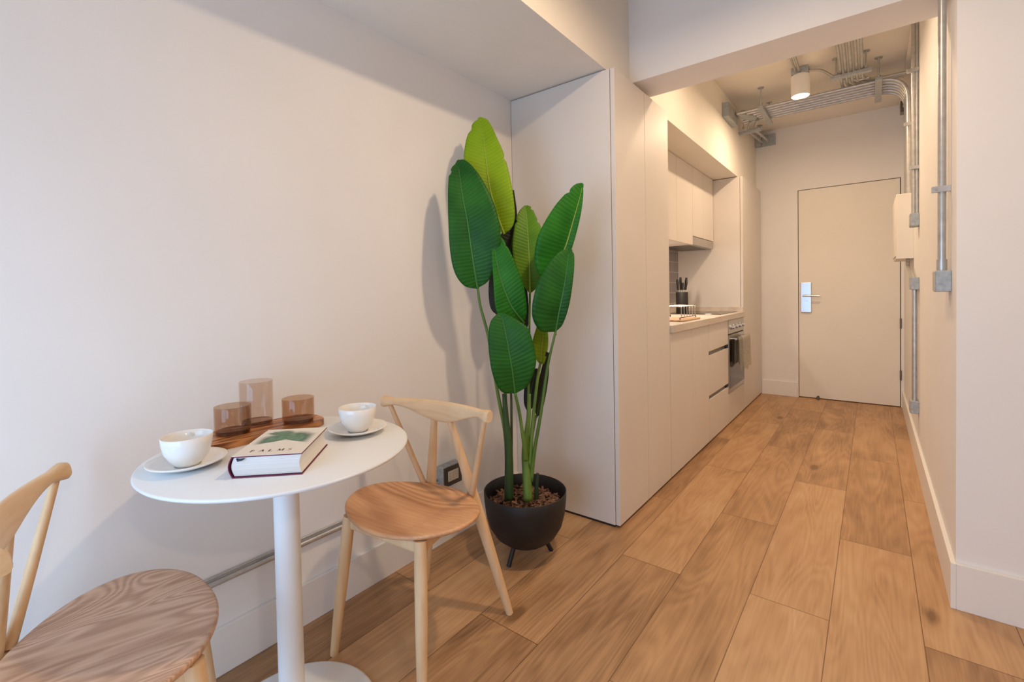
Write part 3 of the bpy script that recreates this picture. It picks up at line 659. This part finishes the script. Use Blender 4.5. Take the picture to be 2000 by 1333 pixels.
# ------------------------------------------------------------------ chairs
R0, R1, R2, R3, R4, ZST, KZ = .2042, .0096, .030, -.0019, .0046, .4417, .2614
def seat_r(th): return R0+R1*math.sin(th)+R2*math.cos(2*th)+R3*math.sin(3*th)+R4*math.cos(4*th)
def make_chair(name, label, loc, rz, seatmat):
    t = thing(name, label, 'chair', loc, rz, 'wooden dining chairs at the round table')
    bm = B(); n = 72
    def ring(s, dz):
        out = []
        for k in range(n):
            th = 2*math.pi*k/n; r = seat_r(th)*s if s <= 1 else seat_r(th)+(s-1)
            x, y = r*math.cos(th), r*math.sin(th); f = min(1, r/seat_r(th))
            out.append(bm.verts.new((x, y, ZST+KZ*x*x-.006*(1-f*f)+dz)))
        return out
    prof = [(.02, 0), (.3, 0), (.6, 0), (.85, 0), (.965, 0), (.988, -.0012), (1.0, -.005), (1.0, -.009), (.985, -.0135), (.94, -.0155), (.6, -.0155), (.02, -.0155)]
    rs = [ring(s, dz) for s, dz in prof]
    for a, c in zip(rs, rs[1:]):
        for k in range(n): bm.faces.new((a[k], a[(k+1) % n], c[(k+1) % n], c[k])).smooth = True
    bm.faces.new(rs[0]); bm.faces.new(list(reversed(rs[-1])))
    obj('seat', bm, seatmat, t, sharp=None)
    for s in (-1, 1):
        e = B(); a = Vector((s*.150, -.118, ZST-.012)); c = Vector((s*.184, -.163, .0098 if (s > 0 and rz > 1) else 0))
        add_tube(e, [a.lerp(c, i/12) for i in range(13)], [.0185, .0185, .0175, .0155, .0125], 20); obj('leg', e, FRAMEW, t)
        e = B(); a = Vector((s*.193, .273, 0)); c = Vector((s*.034, .160, .695))
        add_tube(e, [a.lerp(c, i/18) for i in range(19)], [.0125, .0155, .018, .0195, .018, .0145, .011], 20); obj('leg', e, FRAMEW, t)
        e = B(); a = Vector((s*.108, .180, ZST-.01)); c = Vector((s*.214, .119, .735))
        add_tube(e, [a.lerp(c, i/14) for i in range(15)], [.0105, .0105, .010, .009, .008], 16); obj('spindle', e, FRAMEW, t)
        e = B(); a = Vector((s*.150, -.115, ZST-.031)); c = Vector((s*.100, .200, ZST-.030))
        def sec(q): return (.019+.0*q, .010)
        add_tube(e, [a.lerp(c, i/8) for i in range(9)], .01, 16, up=(0, 0, 1), sections=lambda q: (.020, .011)); obj('side_rail', e, FRAMEW, t)
    e = B(); add_tube(e, [Vector((-.145, -.118, ZST-.034)).lerp(Vector((.145, -.118, ZST-.034)), i/8) for i in range(9)], .01, 16, up=(0, 0, 1), sections=lambda q: (.017, .010)); obj('front_rail', e, FRAMEW, t)
    e = B(); add_tube(e, [Vector((-.10, .200, ZST-.034)).lerp(Vector((.10, .200, ZST-.034)), i/8) for i in range(9)], .01, 16, up=(0, 0, 1), sections=lambda q: (.017, .010)); obj('rear_rail', e, FRAMEW, t)
    # crest rail
    bm = B(); n = 48; seg = 24; rings = []
    for i in range(n+1):
        q = -1+2*i/n; x = .238*q; y = .160-.052*q*q
        sh = (.5+.5*math.cos(math.pi*min(1, abs(q)/.80)))**.8; end = max(0, (abs(q)-.80)/.20)
        top = .750+.008*end; bot = .725-.045*sh-.010*end
        th = .0085+.004*sh*0+.0045*end+.002*(1-sh)
        if abs(q) > .985: top -= .005; bot += .005; th *= .75
        zc = (top+bot)/2; hh = (top-bot)/2
        tang = Vector((.242, -.104*q, 0)).normalized(); nrm = Vector((-tang.y, tang.x, 0))
        ring_ = []
        for k in range(seg):
            a = 2*math.pi*k/seg; c, s = math.cos(a), math.sin(a); ex = .7
            c = math.copysign(abs(c)**ex, c); s = math.copysign(abs(s)**ex, s)
            lean = .010*(-(s*hh)/.03)*sh*0
            ring_.append(bm.verts.new(Vector((x, y, zc))+nrm*(c*th+.010*s*hh/.035*.6)+Vector((0, 0, s*hh))))
        rings.append(ring_)
    for a, c in zip(rings, rings[1:]):
        for k in range(seg): bm.faces.new((a[k], a[(k+1) % seg], c[(k+1) % seg], c[k])).smooth = True
    bm.faces.new(list(reversed(rings[0]))); bm.faces.new(rings[-1])
    obj('crest_rail', bm, CRESTW, t, sharp=50)
    return t
make_chair('dining_chair', 'ash dining chair with round wooden seat between table and plant', (-1.171, .9655, 0), .1055, SEATW)
make_chair('dining_chair', 'ash dining chair with brown seat, cut off at the lower left corner', (-1.2047, .2441, 0), 2.846, SEATW2)

# ------------------------------------------------------------------ table
TX, TY, TR, TZ = -1.197, .582, .308, .736
t = thing('bistro_table', 'white round pedestal table against the left wall', 'table', (TX, TY, 0))
e = B(); add_lathe(e, [(0, TZ), (TR-.004, TZ), (TR-.001, TZ-.0015), (TR, TZ-.004), (TR-.004, TZ-.009), (TR-.02, TZ-.014), (0, TZ-.014)], seg=128); obj('tabletop', e, TABLEW, t, sharp=None)
e = B(); add_lathe(e, [(0, .010), (.031, .010), (.0305, TZ-.06), (.031, TZ-.03), (0, TZ-.03)], seg=40); obj('pedestal', e, TABLEW, t)
e = B(); add_lathe(e, [(.03, TZ-.032), (.10, TZ-.028), (.11, TZ-.0145), (.0, TZ-.0145)], seg=40); obj('mounting_plate', e, TABLEW, t)
e = B(); add_lathe(e, [(0, 0), (.209, 0), (.212, .003), (.211, .007), (.205, .009), (.06, .0125), (.034, .018), (.031, .024), (0, .024)], seg=96); obj('base', e, TABLEW, t, sharp=60)

# cups, saucers
def cup_saucer(cx, cy, hdir, lab1, lab2):
    s = thing('saucer', lab1, 'saucer', (cx, cy, TZ+.0005), 0, 'saucers on the table')
    e = B(); add_lathe(e, [(0, .0035), (.024, .0035), (.027, .0055), (.030, .0045), (.045, .008), (.066, .0145), (.078, .0195), (.080, .0185), (.079, .0165), (.062, .009), (.042, .002), (.036, 0), (0, .0005)], seg=96); obj('dish', e, CERAM, s, sharp=None)
    c = thing('coffee_cup', lab2, 'cup', (cx, cy, TZ+.006), 0, 'cups on the table')
    prof = [(0, .002), (.021, .002), (.0225, 0), (.0245, .0), (.0265, .004), (.037, .015), (.0455, .031), (.0500, .050), (.0512, .067), (.0504, .0678), (.0492, .067), (.0478, .050), (.0430, .031), (.034, .015), (.022, .006), (0, .005)]
    e = B(); add_lathe(e, prof, seg=96); obj('bowl', e, CERAM, c, sharp=None)
    h = Vector((math.cos(hdir), math.sin(hdir), 0))
    e = B(); add_tube(e, cat([h*.046+Vector((0, 0, .057)), h*.062+Vector((0, 0, .060)), h*.071+Vector((0, 0, .047)), h*.064+Vector((0, 0, .031)), h*.042+Vector((0, 0, .024))], 24), .0042, 12, sy=1.5); obj('handle', e, CERAM, c)
cup_saucer(-1.247, .383, math.radians(150), 'white saucer under the left cup, nearest the front chair', 'white porcelain cup on the left of the table')
cup_saucer(-1.150, .766, math.radians(112), 'white saucer under the right cup by the table edge', 'white porcelain cup on the right of the table')

# board and glasses
def fitc(u0, u1, v, z, r):                                # centre of an upright cylinder whose sides fall on u0,u1
    best = None; um = (u0+u1)/2; base = on(um, v, 'z', z); h = Vector((base.x, base.y, 0)).normalized()
    return base+h*r
gl = []
for (u0, u1, v, r) in ((420, 492, 854.5, .0445), (468, 537, 834.5, .0445), (550, 617, 831.5, .0440)):
    gl.append((fitc(u0, u1, v, TZ+.0165, r), r))
def stadium(L, W, rr, n=14):
    pts = []
    for cx_, cy_, a0 in ((W/2-rr, L/2-rr, 0), (-W/2+rr, L/2-rr, 90), (-W/2+rr, -L/2+rr, 180), (W/2-rr, -L/2+rr, 270)):
        for i in range(n+1):
            a = math.radians(a0+90*i/n); pts.append((cx_+rr*math.cos(a), cy_+rr*math.sin(a)))
    return pts
bm = B(); pts = stadium(.335, .145, .055); add_prism(bm, pts, 0, .016)
bmesh.ops.bevel(bm, geom=[e_ for e_ in bm.edges if abs(e_.verts[0].co.z-e_.verts[1].co.z) < 1e-6], offset=.004, segments=3, affect='EDGES')
o = obj('serving_board', bm, ACACIA); o.location = (-1.372, .604, TZ+.0005); o.rotation_euler = (0, 0, math.radians(-3)); tag(o, 'brown acacia wood serving board under the three glasses', 'serving board')
def glass(i, r, h, m, lab):
    c = gl[i][0]
    t = thing('glass_tumbler', lab, 'glass', (c.x, c.y, TZ+.0168), 0, 'brown glasses on the board')
    prof = [(0, .010), (r-.004, .011), (r-.0022, .014), (r-.0018, h-.001), (r-.0008, h), (r, h-.001), (r, .008), (r-.003, .001), (r-.006, 0), (0, 0)]
    e = B(); add_lathe(e, prof, seg=96); obj('glass_wall', e, m, t, sharp=None)
    e = B(); add_lathe(e, [(0, .0012), (r-.0065, .0012), (r-.0042, .003), (r-.0042, .0095), (0, .0095)], seg=64); obj('glass_base', e, GLB, t, sharp=None)
glass(0, .0445, .076, GL1, 'short brown glass on the left end of the wooden board')
glass(1, .0445, .126, GL2, 'tall pale brown glass behind the two short ones')
glass(2, .0440, .072, GL1, 'short brown glass on the right end of the wooden board')

# book
a0 = Vector((-1.080, .410)); u_ = Vector((.714, .700)).normalized(); 
ang = math.atan2(u_.y, u_.x); BW, BL, BT = .148, .200, .046
t = thing('book', 'thick hardback book with a palm leaf cover lying on the table', 'book', (-1.086, .409, TZ+.0006), ang)
e = B(); n = 10                                            # page block, concave fore edge, rounded spine
prof = [(.008+.0, .003)]+[(.008-.006*math.sin(math.pi*i/n), .003+(BT-.006)*i/n) for i in range(1, n)]+[(.008, BT-.003)]
fore = [(BW-.002-.005*math.sin(math.pi*i/n), BT-.003-(BT-.006)*i/n) for i in range(n+1)]
pl = prof+fore; f0 = [e.verts.new((x, .004, z)) for x, z in pl]; f1 = [e.verts.new((x, BL-.004, z)) for x, z in pl]
e.faces.new(f0); e.faces.new(list(reversed(f1)))
for k in range(len(pl)): e.faces.new((f0[k], f0[(k+1) % len(pl)], f1[(k+1) % len(pl)], f1[k]))
obj('page_block', e, PAGES, t)
e = B()
out = [(BW, BT), (BW, BT-.002), (.006, BT-.002)]+[(.0055-.0075*math.sin(math.pi*i/n), BT-.002-(BT-.004)*i/n) for i in range(n+1)]+[(.006, .002), (BW, .002), (BW, 0), (.004, 0)]+[(.0042-.0078*math.sin(math.pi*i/n), (BT)*i/n) for i in range(0, n+1)]
f0 = [e.verts.new((x, 0, z)) for x, z in out]; f1 = [e.verts.new((x, BL, z)) for x, z in out]
for k in range(len(out)): e.faces.new((f0[k], f0[(k+1) % len(out)], f1[(k+1) % len(out)], f1[k]))
bmesh.ops.triangle_fill(e, use_beauty=True, edges=[x for x in e.edges if abs(x.verts[0].co.y) < 1e-6 and abs(x.verts[1].co.y) < 1e-6])
bmesh.ops.triangle_fill(e, use_beauty=True, edges=[x for x in e.edges if abs(x.verts[0].co.y-BL) < 1e-6 and abs(x.verts[1].co.y-BL) < 1e-6])
cv = obj('hard_cover', e, CLOTH_R, t)
e = B(); add_box(e, .004, BW-.0005, .0006, BL-.0006, BT+.0001, BT+.0008); jk = obj('cover_sheet', e, COVER, t)
# printed palm leaf: radiating leaflets
e = B(); zz = [BT+.0011]
def leaflet(cx_, cy_, a, L, W):
    d = Vector((math.cos(a), math.sin(a))); nn = Vector((-d.y, d.x)); c = Vector((cx_, cy_))
    ps = [c, c+d*L*.35+nn*W, c+d*L, c+d*L*.35-nn*W]; zz[0] += 3e-6; e.faces.new([e.verts.new((p.x, p.y, zz[0])) for p in ps])
rnd = random.Random(2)
for k in range(60):
    a = math.radians(-28+236*k/59); L = .062+.012*rnd.random()+.018*abs(math.cos(a)); 
    c_ = Vector((.078, .108)); tip = c_+Vector((math.cos(a), math.sin(a)))*L
    L = min(L, .072); L2 = L
    if tip.x > BW-.006: L2 = (BW-.008-c_.x)/math.cos(a)
    if c_.x+L2*math.cos(a) < .008: L2 = (.01-c_.x)/math.cos(a)
    leaflet(c_.x, c_.y, a, L2, .0022)
for k in range(26):
    a = math.radians(15+150*k/25); leaflet(.05, .150, a, .035+.008*rnd.random(), .0015)
obj('palm_print', e, LEAFINK, jk, sharp=None)
# title
def text_mesh(s, size, m, par, loc, sp=1.0, name='title'):
    cu = bpy.data.curves.new(name, 'FONT'); cu.body = s; cu.size = size; cu.space_character = sp; cu.extrude = .0001; cu.align_x = 'CENTER'
    to = bpy.data.objects.new(name+'_tmp', cu); COL.objects.link(to)
    dg = bpy.context.evaluated_depsgraph_get(); me = bpy.data.meshes.new_from_object(to.evaluated_get(dg)); bpy.data.objects.remove(to)
    me.materials.clear(); me.materials.append(m); o = bpy.data.objects.new(name, me); COL.objects.link(o); o.parent = par; o.matrix_parent_inverse = Matrix.Identity(4); o.location = loc; return o
def serif_title(par, x0, y0, h, adv):
    """PALMS in tall roman capitals: thick and thin strokes with bracketed serifs"""
    e = B(); z = BT+.0011
    def q(pts):
        e.faces.new([e.verts.new((x0+a*h, y0+c*h, z)) for a, c in pts])
    def bar(a, b_, w):
        a, b_ = Vector(a), Vector(b_); d = (b_-a).normalized(); n = Vector((-d.y, d.x))*w*.75; q([a-n, b_-n, b_+n, a+n])
    def ser(x, y): q([(x-.13, y-.02), (x+.13, y-.02), (x+.13, y+.02), (x-.13, y+.02)])
    def arc(cx, cy, rx, ry, a0, a1, w0, w1, n=14):
        for i in range(n):
            t0, t1 = math.radians(a0+(a1-a0)*i/n), math.radians(a0+(a1-a0)*(i+1)/n); m0 = w0+(w1-w0)*math.sin(math.pi*i/n); m1 = w0+(w1-w0)*math.sin(math.pi*(i+1)/n)
            q([(cx+rx*math.cos(t0), cy+ry*math.sin(t0)), (cx+rx*math.cos(t1), cy+ry*math.sin(t1)), (cx+(rx+m1)*math.cos(t1), cy+(ry+m1*.6)*math.sin(t1)), (cx+(rx+m0)*math.cos(t0), cy+(ry+m0*.6)*math.sin(t0))])
    o_ = 0
    for ch in 'PALMS':
        x0 += 0
        if ch == 'P': bar((.15, 0), (.15, 1), .13); ser(.15, 0); ser(.12, 1); arc(.2, .74, .22, .22, 90, -90, .04, .13)
        if ch == 'A': bar((.02, 0), (.36, 1), .05); bar((.36, 1), (.70, 0), .14); bar((.14, .34), (.56, .34), .05); ser(.02, 0); ser(.70, 0)
        if ch == 'L': bar((.15, 0), (.15, 1), .13); ser(.15, 1); bar((.03, .02), (.60, .02), .05); bar((.60, 0), (.60, .25), .05)
        if ch == 'M': bar((.08, 0), (.12, 1), .05); bar((.12, 1), (.44, .08), .14); bar((.44, .08), (.78, 1), .05); bar((.82, 1), (.84, 0), .14); ser(.08, 0); ser(.84, 0)
        if ch == 'S': arc(.30, .74, .17, .20, 20, 200, .05, .11); arc(.30, .74, .17, .20, 200, 270, .09, .13); arc(.30, .27, .17, .20, 90, -20, .09, .14); arc(.30, .27, .17, .20, -20, -160, .09, .10)
        x0 += adv*(1.12 if ch == 'M' else 1)
    return obj('title', e, INK, par, sharp=None)
serif_title(jk, .030, .024, .0135, .0192)
e = B(); add_box(e, .015, .030, -.006, .006, BT-.010, BT-.0035, .001); add_box(e, .013, .021, -.004, .003, BT-.008, BT-.004)
e.free()
e = B(); add_tube(e, [(.014, .004, BT-.006), (.018, -.001, BT-.0075), (.026, -.002, BT-.006), (.031, .0, BT-.0045)], [.002, .0028, .0022, .0008], 8); obj('ribbon_marker', e, NAVY, t)

# ------------------------------------------------------------------ potted plant
PX, PY, PZ = -1.178, 1.59, .282
plant = thing('potted_plant', 'tall banana-leaf plant in a round black footed pot', 'potted plant', (PX, PY, 0))
def loc_(v): return Vector(v)-Vector((PX, PY, 0))
RP = .176
prof = [(0, .052), (.05, .054), (.095, .070), (.13, .098), (.155, .140), (.168, .190), (.174, .240), (RP, PZ), (RP-.002, PZ+.002), (RP-.005, PZ), (RP-.006, .235), (.160, .19), (.148, .145), (.12, .11), (.05, .075), (0, .072)]
e = B(); add_lathe(e, prof, seg=96); pot = obj('pot', e, POT, plant, sharp=None)
for a in (-93, 52, 165):
    d = Vector((math.cos(math.radians(a)), math.sin(math.radians(a)), 0))
    e = B(); add_tube(e, [d*.075+Vector((0, 0, .075)), d*.115], .0095, 14); obj('foot', e, BLACK, pot)
bm = B(); rnd = random.Random(11)
add_lathe(bm, [(0, .222), (.15, .222), (.163, .215), (.158, .19), (0, .19)], seg=48)
for k in range(420):
    r = .155*math.sqrt(rnd.random()); a = rnd.random()*6.283; L = .010+.022*rnd.random(); W = .005+.007*rnd.random()
    tb_ = bmesh.new(); bmesh.ops.create_cube(tb_, size=1)
    for v in tb_.verts:
        v.co = Vector((v.co.x*L*(1+.3*rnd.uniform(-1, 1)), v.co.y*W*(1+.3*rnd.uniform(-1, 1)), v.co.z*.005))
    Mx = Matrix.Translation((r*math.cos(a), r*math.sin(a), .224+.012*rnd.random()+(.015*(1-r/.155)))) @ Matrix.Rotation(rnd.random()*6.28, 4, 'Z') @ Matrix.Rotation(rnd.uniform(-.6, .6), 4, 'X') @ Matrix.Rotation(rnd.uniform(-.6, .6), 4, 'Y')
    merge(bm, tb_, Mx); tb_.free()
mu = obj('bark_mulch', bm, BARK, plant, sharp=30); mu['kind'] = 'stuff'
D0 = AF.dot(Vector((PX, PY, 0))-O)+AF.z*0   # approximate depth of the pot centre
D0 = (Vector((PX, PY, 1.0))-O).dot(AF)
def pstem(px, rad, m, d0, d1, name='stem', n=30):
    pts = []
    for i, (u, v) in enumerate(px): pts.append(atd(u, v, d0+(d1-d0)*i/(len(px)-1)))
    e = B(); add_tube(e, [loc_(p) for p in cat(pts, n)], rad, 12); return obj(name, e, m, plant, sharp=None)
def res(px, n): return [(p.x, p.y) for p in cat([(a, b, 0) for a, b in px], n)]
def pleaf(rib, left, right, db, dt, m, fold=.35, curl=0, notches=(), ribm=RIBD, lab=None):
    """rib/left/right: pixel outlines base->tip; db,dt: depths of base and tip"""
    n, k = 64, 7
    R_, L_, Q_ = res(rib, n), res(left, n), res(right, n)
    bm = B(); uvl = bm.loops.layers.uv.new('UVMap'); rows = []; uvs = {}
    tot = (atd(*R_[0], db)-atd(*R_[-1], dt)).length
    for i in range(n+1):
        s = i/n; d = db+(dt-db)*s-curl*math.sin(math.pi*s)
        row = []
        for side, E in ((-1, L_), (1, Q_)):
            seq = []
            wpx = math.hypot(E[i][0]-R_[i][0], E[i][1]-R_[i][1])/FPX*d
            cutn = 0
            for (sd, s0, dep, wd) in notches:
                if sd == side: cutn = max(cutn, dep*max(0, 1-abs(s-s0)/wd))
            for j in range(1, k+1):
                q = j/k*(1-cutn)
                u = R_[i][0]+(E[i][0]-R_[i][0])*q; v = R_[i][1]+(E[i][1]-R_[i][1])*q
                dd = d-fold*wpx*(q-.55*q*q)
                vt = bm.verts.new(loc_(atd(u, v, dd))); uvs[vt] = (side*q, s*tot-.35*q*wpx); seq.append(vt)
            row.append(seq)
        c = bm.verts.new(loc_(atd(*R_[i], d))); uvs[c] = (0, s*tot)
        rows.append(list(reversed(row[0]))+[c]+row[1])
    for a, c in zip(rows, rows[1:]):
        for j in range(2*k):
            vs = (a[j], a[j+1], c[j+1], c[j])
            if (vs[0].co-vs[3].co).length < 1e-7 and (vs[1].co-vs[2].co).length < 1e-7: continue
            f = bm.faces.new(vs); f.smooth = True
            for l in f.loops: l[uvl].uv = uvs[l.vert]
    me = bpy.data.meshes.new('leaf'); bmesh.ops.recalc_face_normals(bm, faces=bm.faces[:]); bm.to_mesh(me); bm.free(); me.materials.append(m)
    o = bpy.data.objects.new('leaf', me); COL.objects.link(o); o.parent = plant; o.matrix_parent_inverse = Matrix.Identity(4)
    md = o.modifiers.new('thickness', 'SOLIDIFY'); md.thickness = .0016; md.offset = -1
    if lab: o['label'] = lab
    e = B(); P = [loc_(atd(*R_[i], db+(dt-db)*i/n-curl*math.sin(math.pi*i/n)-.001)) for i in range(0, n-3)]
    add_tube(e, P, [.0042, .0030, .0018, .0008], 8); obj('leaf_rib', e, ribm, o, sharp=None)
    return o
# behind first (depths in metres along the view)
D = D0
pleaf([(985, 458), (968, 410), (955, 358), (945, 276), (938, 229)], [(983, 458), (960, 430), (925, 370), (907, 318), (909, 280), (917, 255), (925, 239), (936, 229)], [(983, 458), (998, 447), (1005, 428), (1004, 395), (997, 350), (985, 303), (972, 272), (962, 250), (952, 234), (940, 229)],
      D+.04, D+.10, LLIME, .2, .03, [(1, .62, .09, .03), (-1, .88, .15, .03), (-1, .97, .3, .02)], RIBL, 'bright lime leaf, topmost on the plant')
pleaf([(975, 620), (985, 560), (996, 500), (1004, 430), (1003, 372)], [(975, 620), (957, 598), (956, 540), (975, 470), (990, 420), (1002, 371)], [(975, 620), (990, 600), (1003, 540), (1009, 480), (1010, 420), (1004, 371)],
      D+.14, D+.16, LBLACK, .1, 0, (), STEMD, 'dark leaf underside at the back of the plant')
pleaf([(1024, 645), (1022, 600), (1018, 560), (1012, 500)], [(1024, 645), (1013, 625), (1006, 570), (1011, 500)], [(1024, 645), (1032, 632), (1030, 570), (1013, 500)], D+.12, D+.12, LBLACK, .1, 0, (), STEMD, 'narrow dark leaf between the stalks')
pleaf([(1035, 575), (1034, 520), (1031, 460), (1027, 402)], [(1035, 575), (1014, 545), (1002, 500), (1002, 465), (1008, 428), (1015, 411), (1025, 401)], [(1035, 575), (1052, 555), (1062, 500), (1058, 450), (1046, 421), (1038, 405), (1029, 401)],
      D+.08, D+.12, LOLIVE, .25, .02, [(-1, .80, .14, .03), (1, .78, .12, .03), (1, .93, .3, .02)], RIBL, 'olive green leaf standing at the centre')
pleaf([(1055, 712), (1057, 690), (1060, 660), (1061, 630)], [(1055, 712), (1046, 700), (1040, 670), (1050, 632)], [(1055, 712), (1064, 708), (1071, 670), (1068, 632)], D+.06, D+.07, LLIME, .15, 0, (), RIBL, 'small lime leaf behind the lowest front leaf')
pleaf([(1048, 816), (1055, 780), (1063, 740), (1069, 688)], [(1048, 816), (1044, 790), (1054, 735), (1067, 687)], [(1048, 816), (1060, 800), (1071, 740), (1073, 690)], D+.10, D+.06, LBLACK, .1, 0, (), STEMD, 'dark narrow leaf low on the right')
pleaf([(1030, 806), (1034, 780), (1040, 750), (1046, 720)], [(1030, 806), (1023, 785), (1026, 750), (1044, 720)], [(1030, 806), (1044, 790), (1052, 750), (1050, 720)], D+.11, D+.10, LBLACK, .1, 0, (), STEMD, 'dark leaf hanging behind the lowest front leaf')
pleaf([(1080, 535), (1093, 510), (1106, 478), (1120, 430), (1134, 380), (1138, 358)], [(1080, 535), (1055, 540), (1044, 505), (1052, 458), (1082, 405), (1111, 372), (1124, 360), (1136, 357)], [(1080, 535), (1100, 520), (1116, 488), (1131, 435), (1138, 395), (1140, 360)],
      D+.02, D-.06, LMID, .3, .02, [(-1, .86, .16, .03), (1, .96, .2, .02)], RIBL, 'bright green leaf leaning out at the upper right')
pleaf([(933, 564), (924, 510), (914, 440), (903, 380), (896, 330), (893, 313)], [(932, 565), (906, 558), (887, 530), (878, 480), (875, 400), (876, 350), (881, 330), (892, 315)], [(934, 563), (955, 547), (972, 505), (978, 455), (966, 400), (940, 348), (919, 321), (904, 311), (896, 312)],
      D-.02, D-.02, LDARK, .25, .05, [(-1, .90, .25, .025), (-1, .975, .4, .02), (1, .985, .3, .015)], RIBD, 'large dark green leaf at the upper left')
pleaf([(1024, 632), (1000, 600), (983, 560), (970, 510), (961, 452)], [(1024, 632), (990, 628), (969, 606), (963, 540), (958, 470), (957, 456), (960, 452)], [(1024, 632), (1029, 605), (1023, 560), (1004, 508), (985, 471), (972, 457), (964, 451)],
      D-.04, D-.06, LMID, .2, .03, [(1, .80, .1, .025)], RIBD, 'mid green leaf turned edge-on in the middle')
pleaf([(1085, 649), (1092, 610), (1102, 560), (1109, 510), (1113, 488)], [(1085, 649), (1055, 646), (1039, 615), (1046, 565), (1068, 520), (1085, 499), (1097, 490), (1112, 484)], [(1085, 649), (1100, 632), (1113, 590), (1121, 530), (1121, 495), (1115, 485)],
      D-.06, D-.10, LDARK, .35, .03, [(1, .95, .3, .02)], RIBD, 'dark green leaf low on the right side')
pleaf([(1006, 769), (1000, 720), (993, 680), (983, 630), (976, 612)], [(1004, 769), (980, 766), (963, 735), (955, 690), (954, 651), (959, 627), (972, 612)], [(1008, 769), (1032, 752), (1046, 717), (1045, 686), (1032, 643), (1012, 627), (991, 615), (980, 612)],
      D-.10, D-.12, LDARK, .2, .03, (), RIBD, 'dark green lowest leaf at the front of the plant')
# stalks
gz = lambda u, v: on(u, v, 'z', .225)
pstem([(994, 976), (994, 905), (992, 860), (988, 815), (985, 770)], [.0195, .0185, .0165, .013, .009], TRUNKM, D-.04, D-.05, 'trunk')
pstem([(1031, 978), (1029, 930), (1026, 880), (1032, 820), (1034, 770)], [.0195, .0185, .0150, .010, .007], STEMM, D-.05, D+.0, 'trunk')
pstem([(991, 880), (985, 834), (972, 768), (954, 660), (938, 598), (933, 563)], [.010, .008, .007, .006, .006, .005], STEMM, D-.045, D-.02)
pstem([(990, 850), (987, 768), (990, 700), (1000, 650), (1022, 630)], [.009, .007, .006, .005], STEMM, D-.05, D-.03)
pstem([(999, 900), (999, 830), (998, 768), (992, 690), (978, 620)], [.006, .005, .005], STEMD, D-.03, D+.13)
pstem([(1027, 900), (1023, 865), (1015, 810), (1006, 768)], [.009, .007, .006], STEMM, D-.06, D-.10)
pstem([(1031, 890), (1032, 800), (1033, 700), (1035, 573)], [.008, .006, .005, .005], STEMM, D-.03, D+.08)
pstem([(1035, 910), (1041, 820), (1050, 740), (1056, 708)], [.009, .007, .006], STEMM, D-.04, D+.06)
pstem([(1037, 940), (1044, 880), (1056, 810), (1070, 715), (1085, 648)], [.009, .0075, .006, .005], STEMM, D-.04, D-.06)
pstem([(1034, 900), (1040, 850), (1047, 812)], [.008, .006, .005], STEMD, D-.02, D+.10)
pstem([(1048, 975), (1048, 950), (1050, 925)], [.010, .009, .006], STEMD, D-.02, D-.02, 'cut_stalk')
pstem([(1085, 655), (1084, 600), (1081, 533)], [.005, .005, .004], STEMM, D+.03, D+.02)
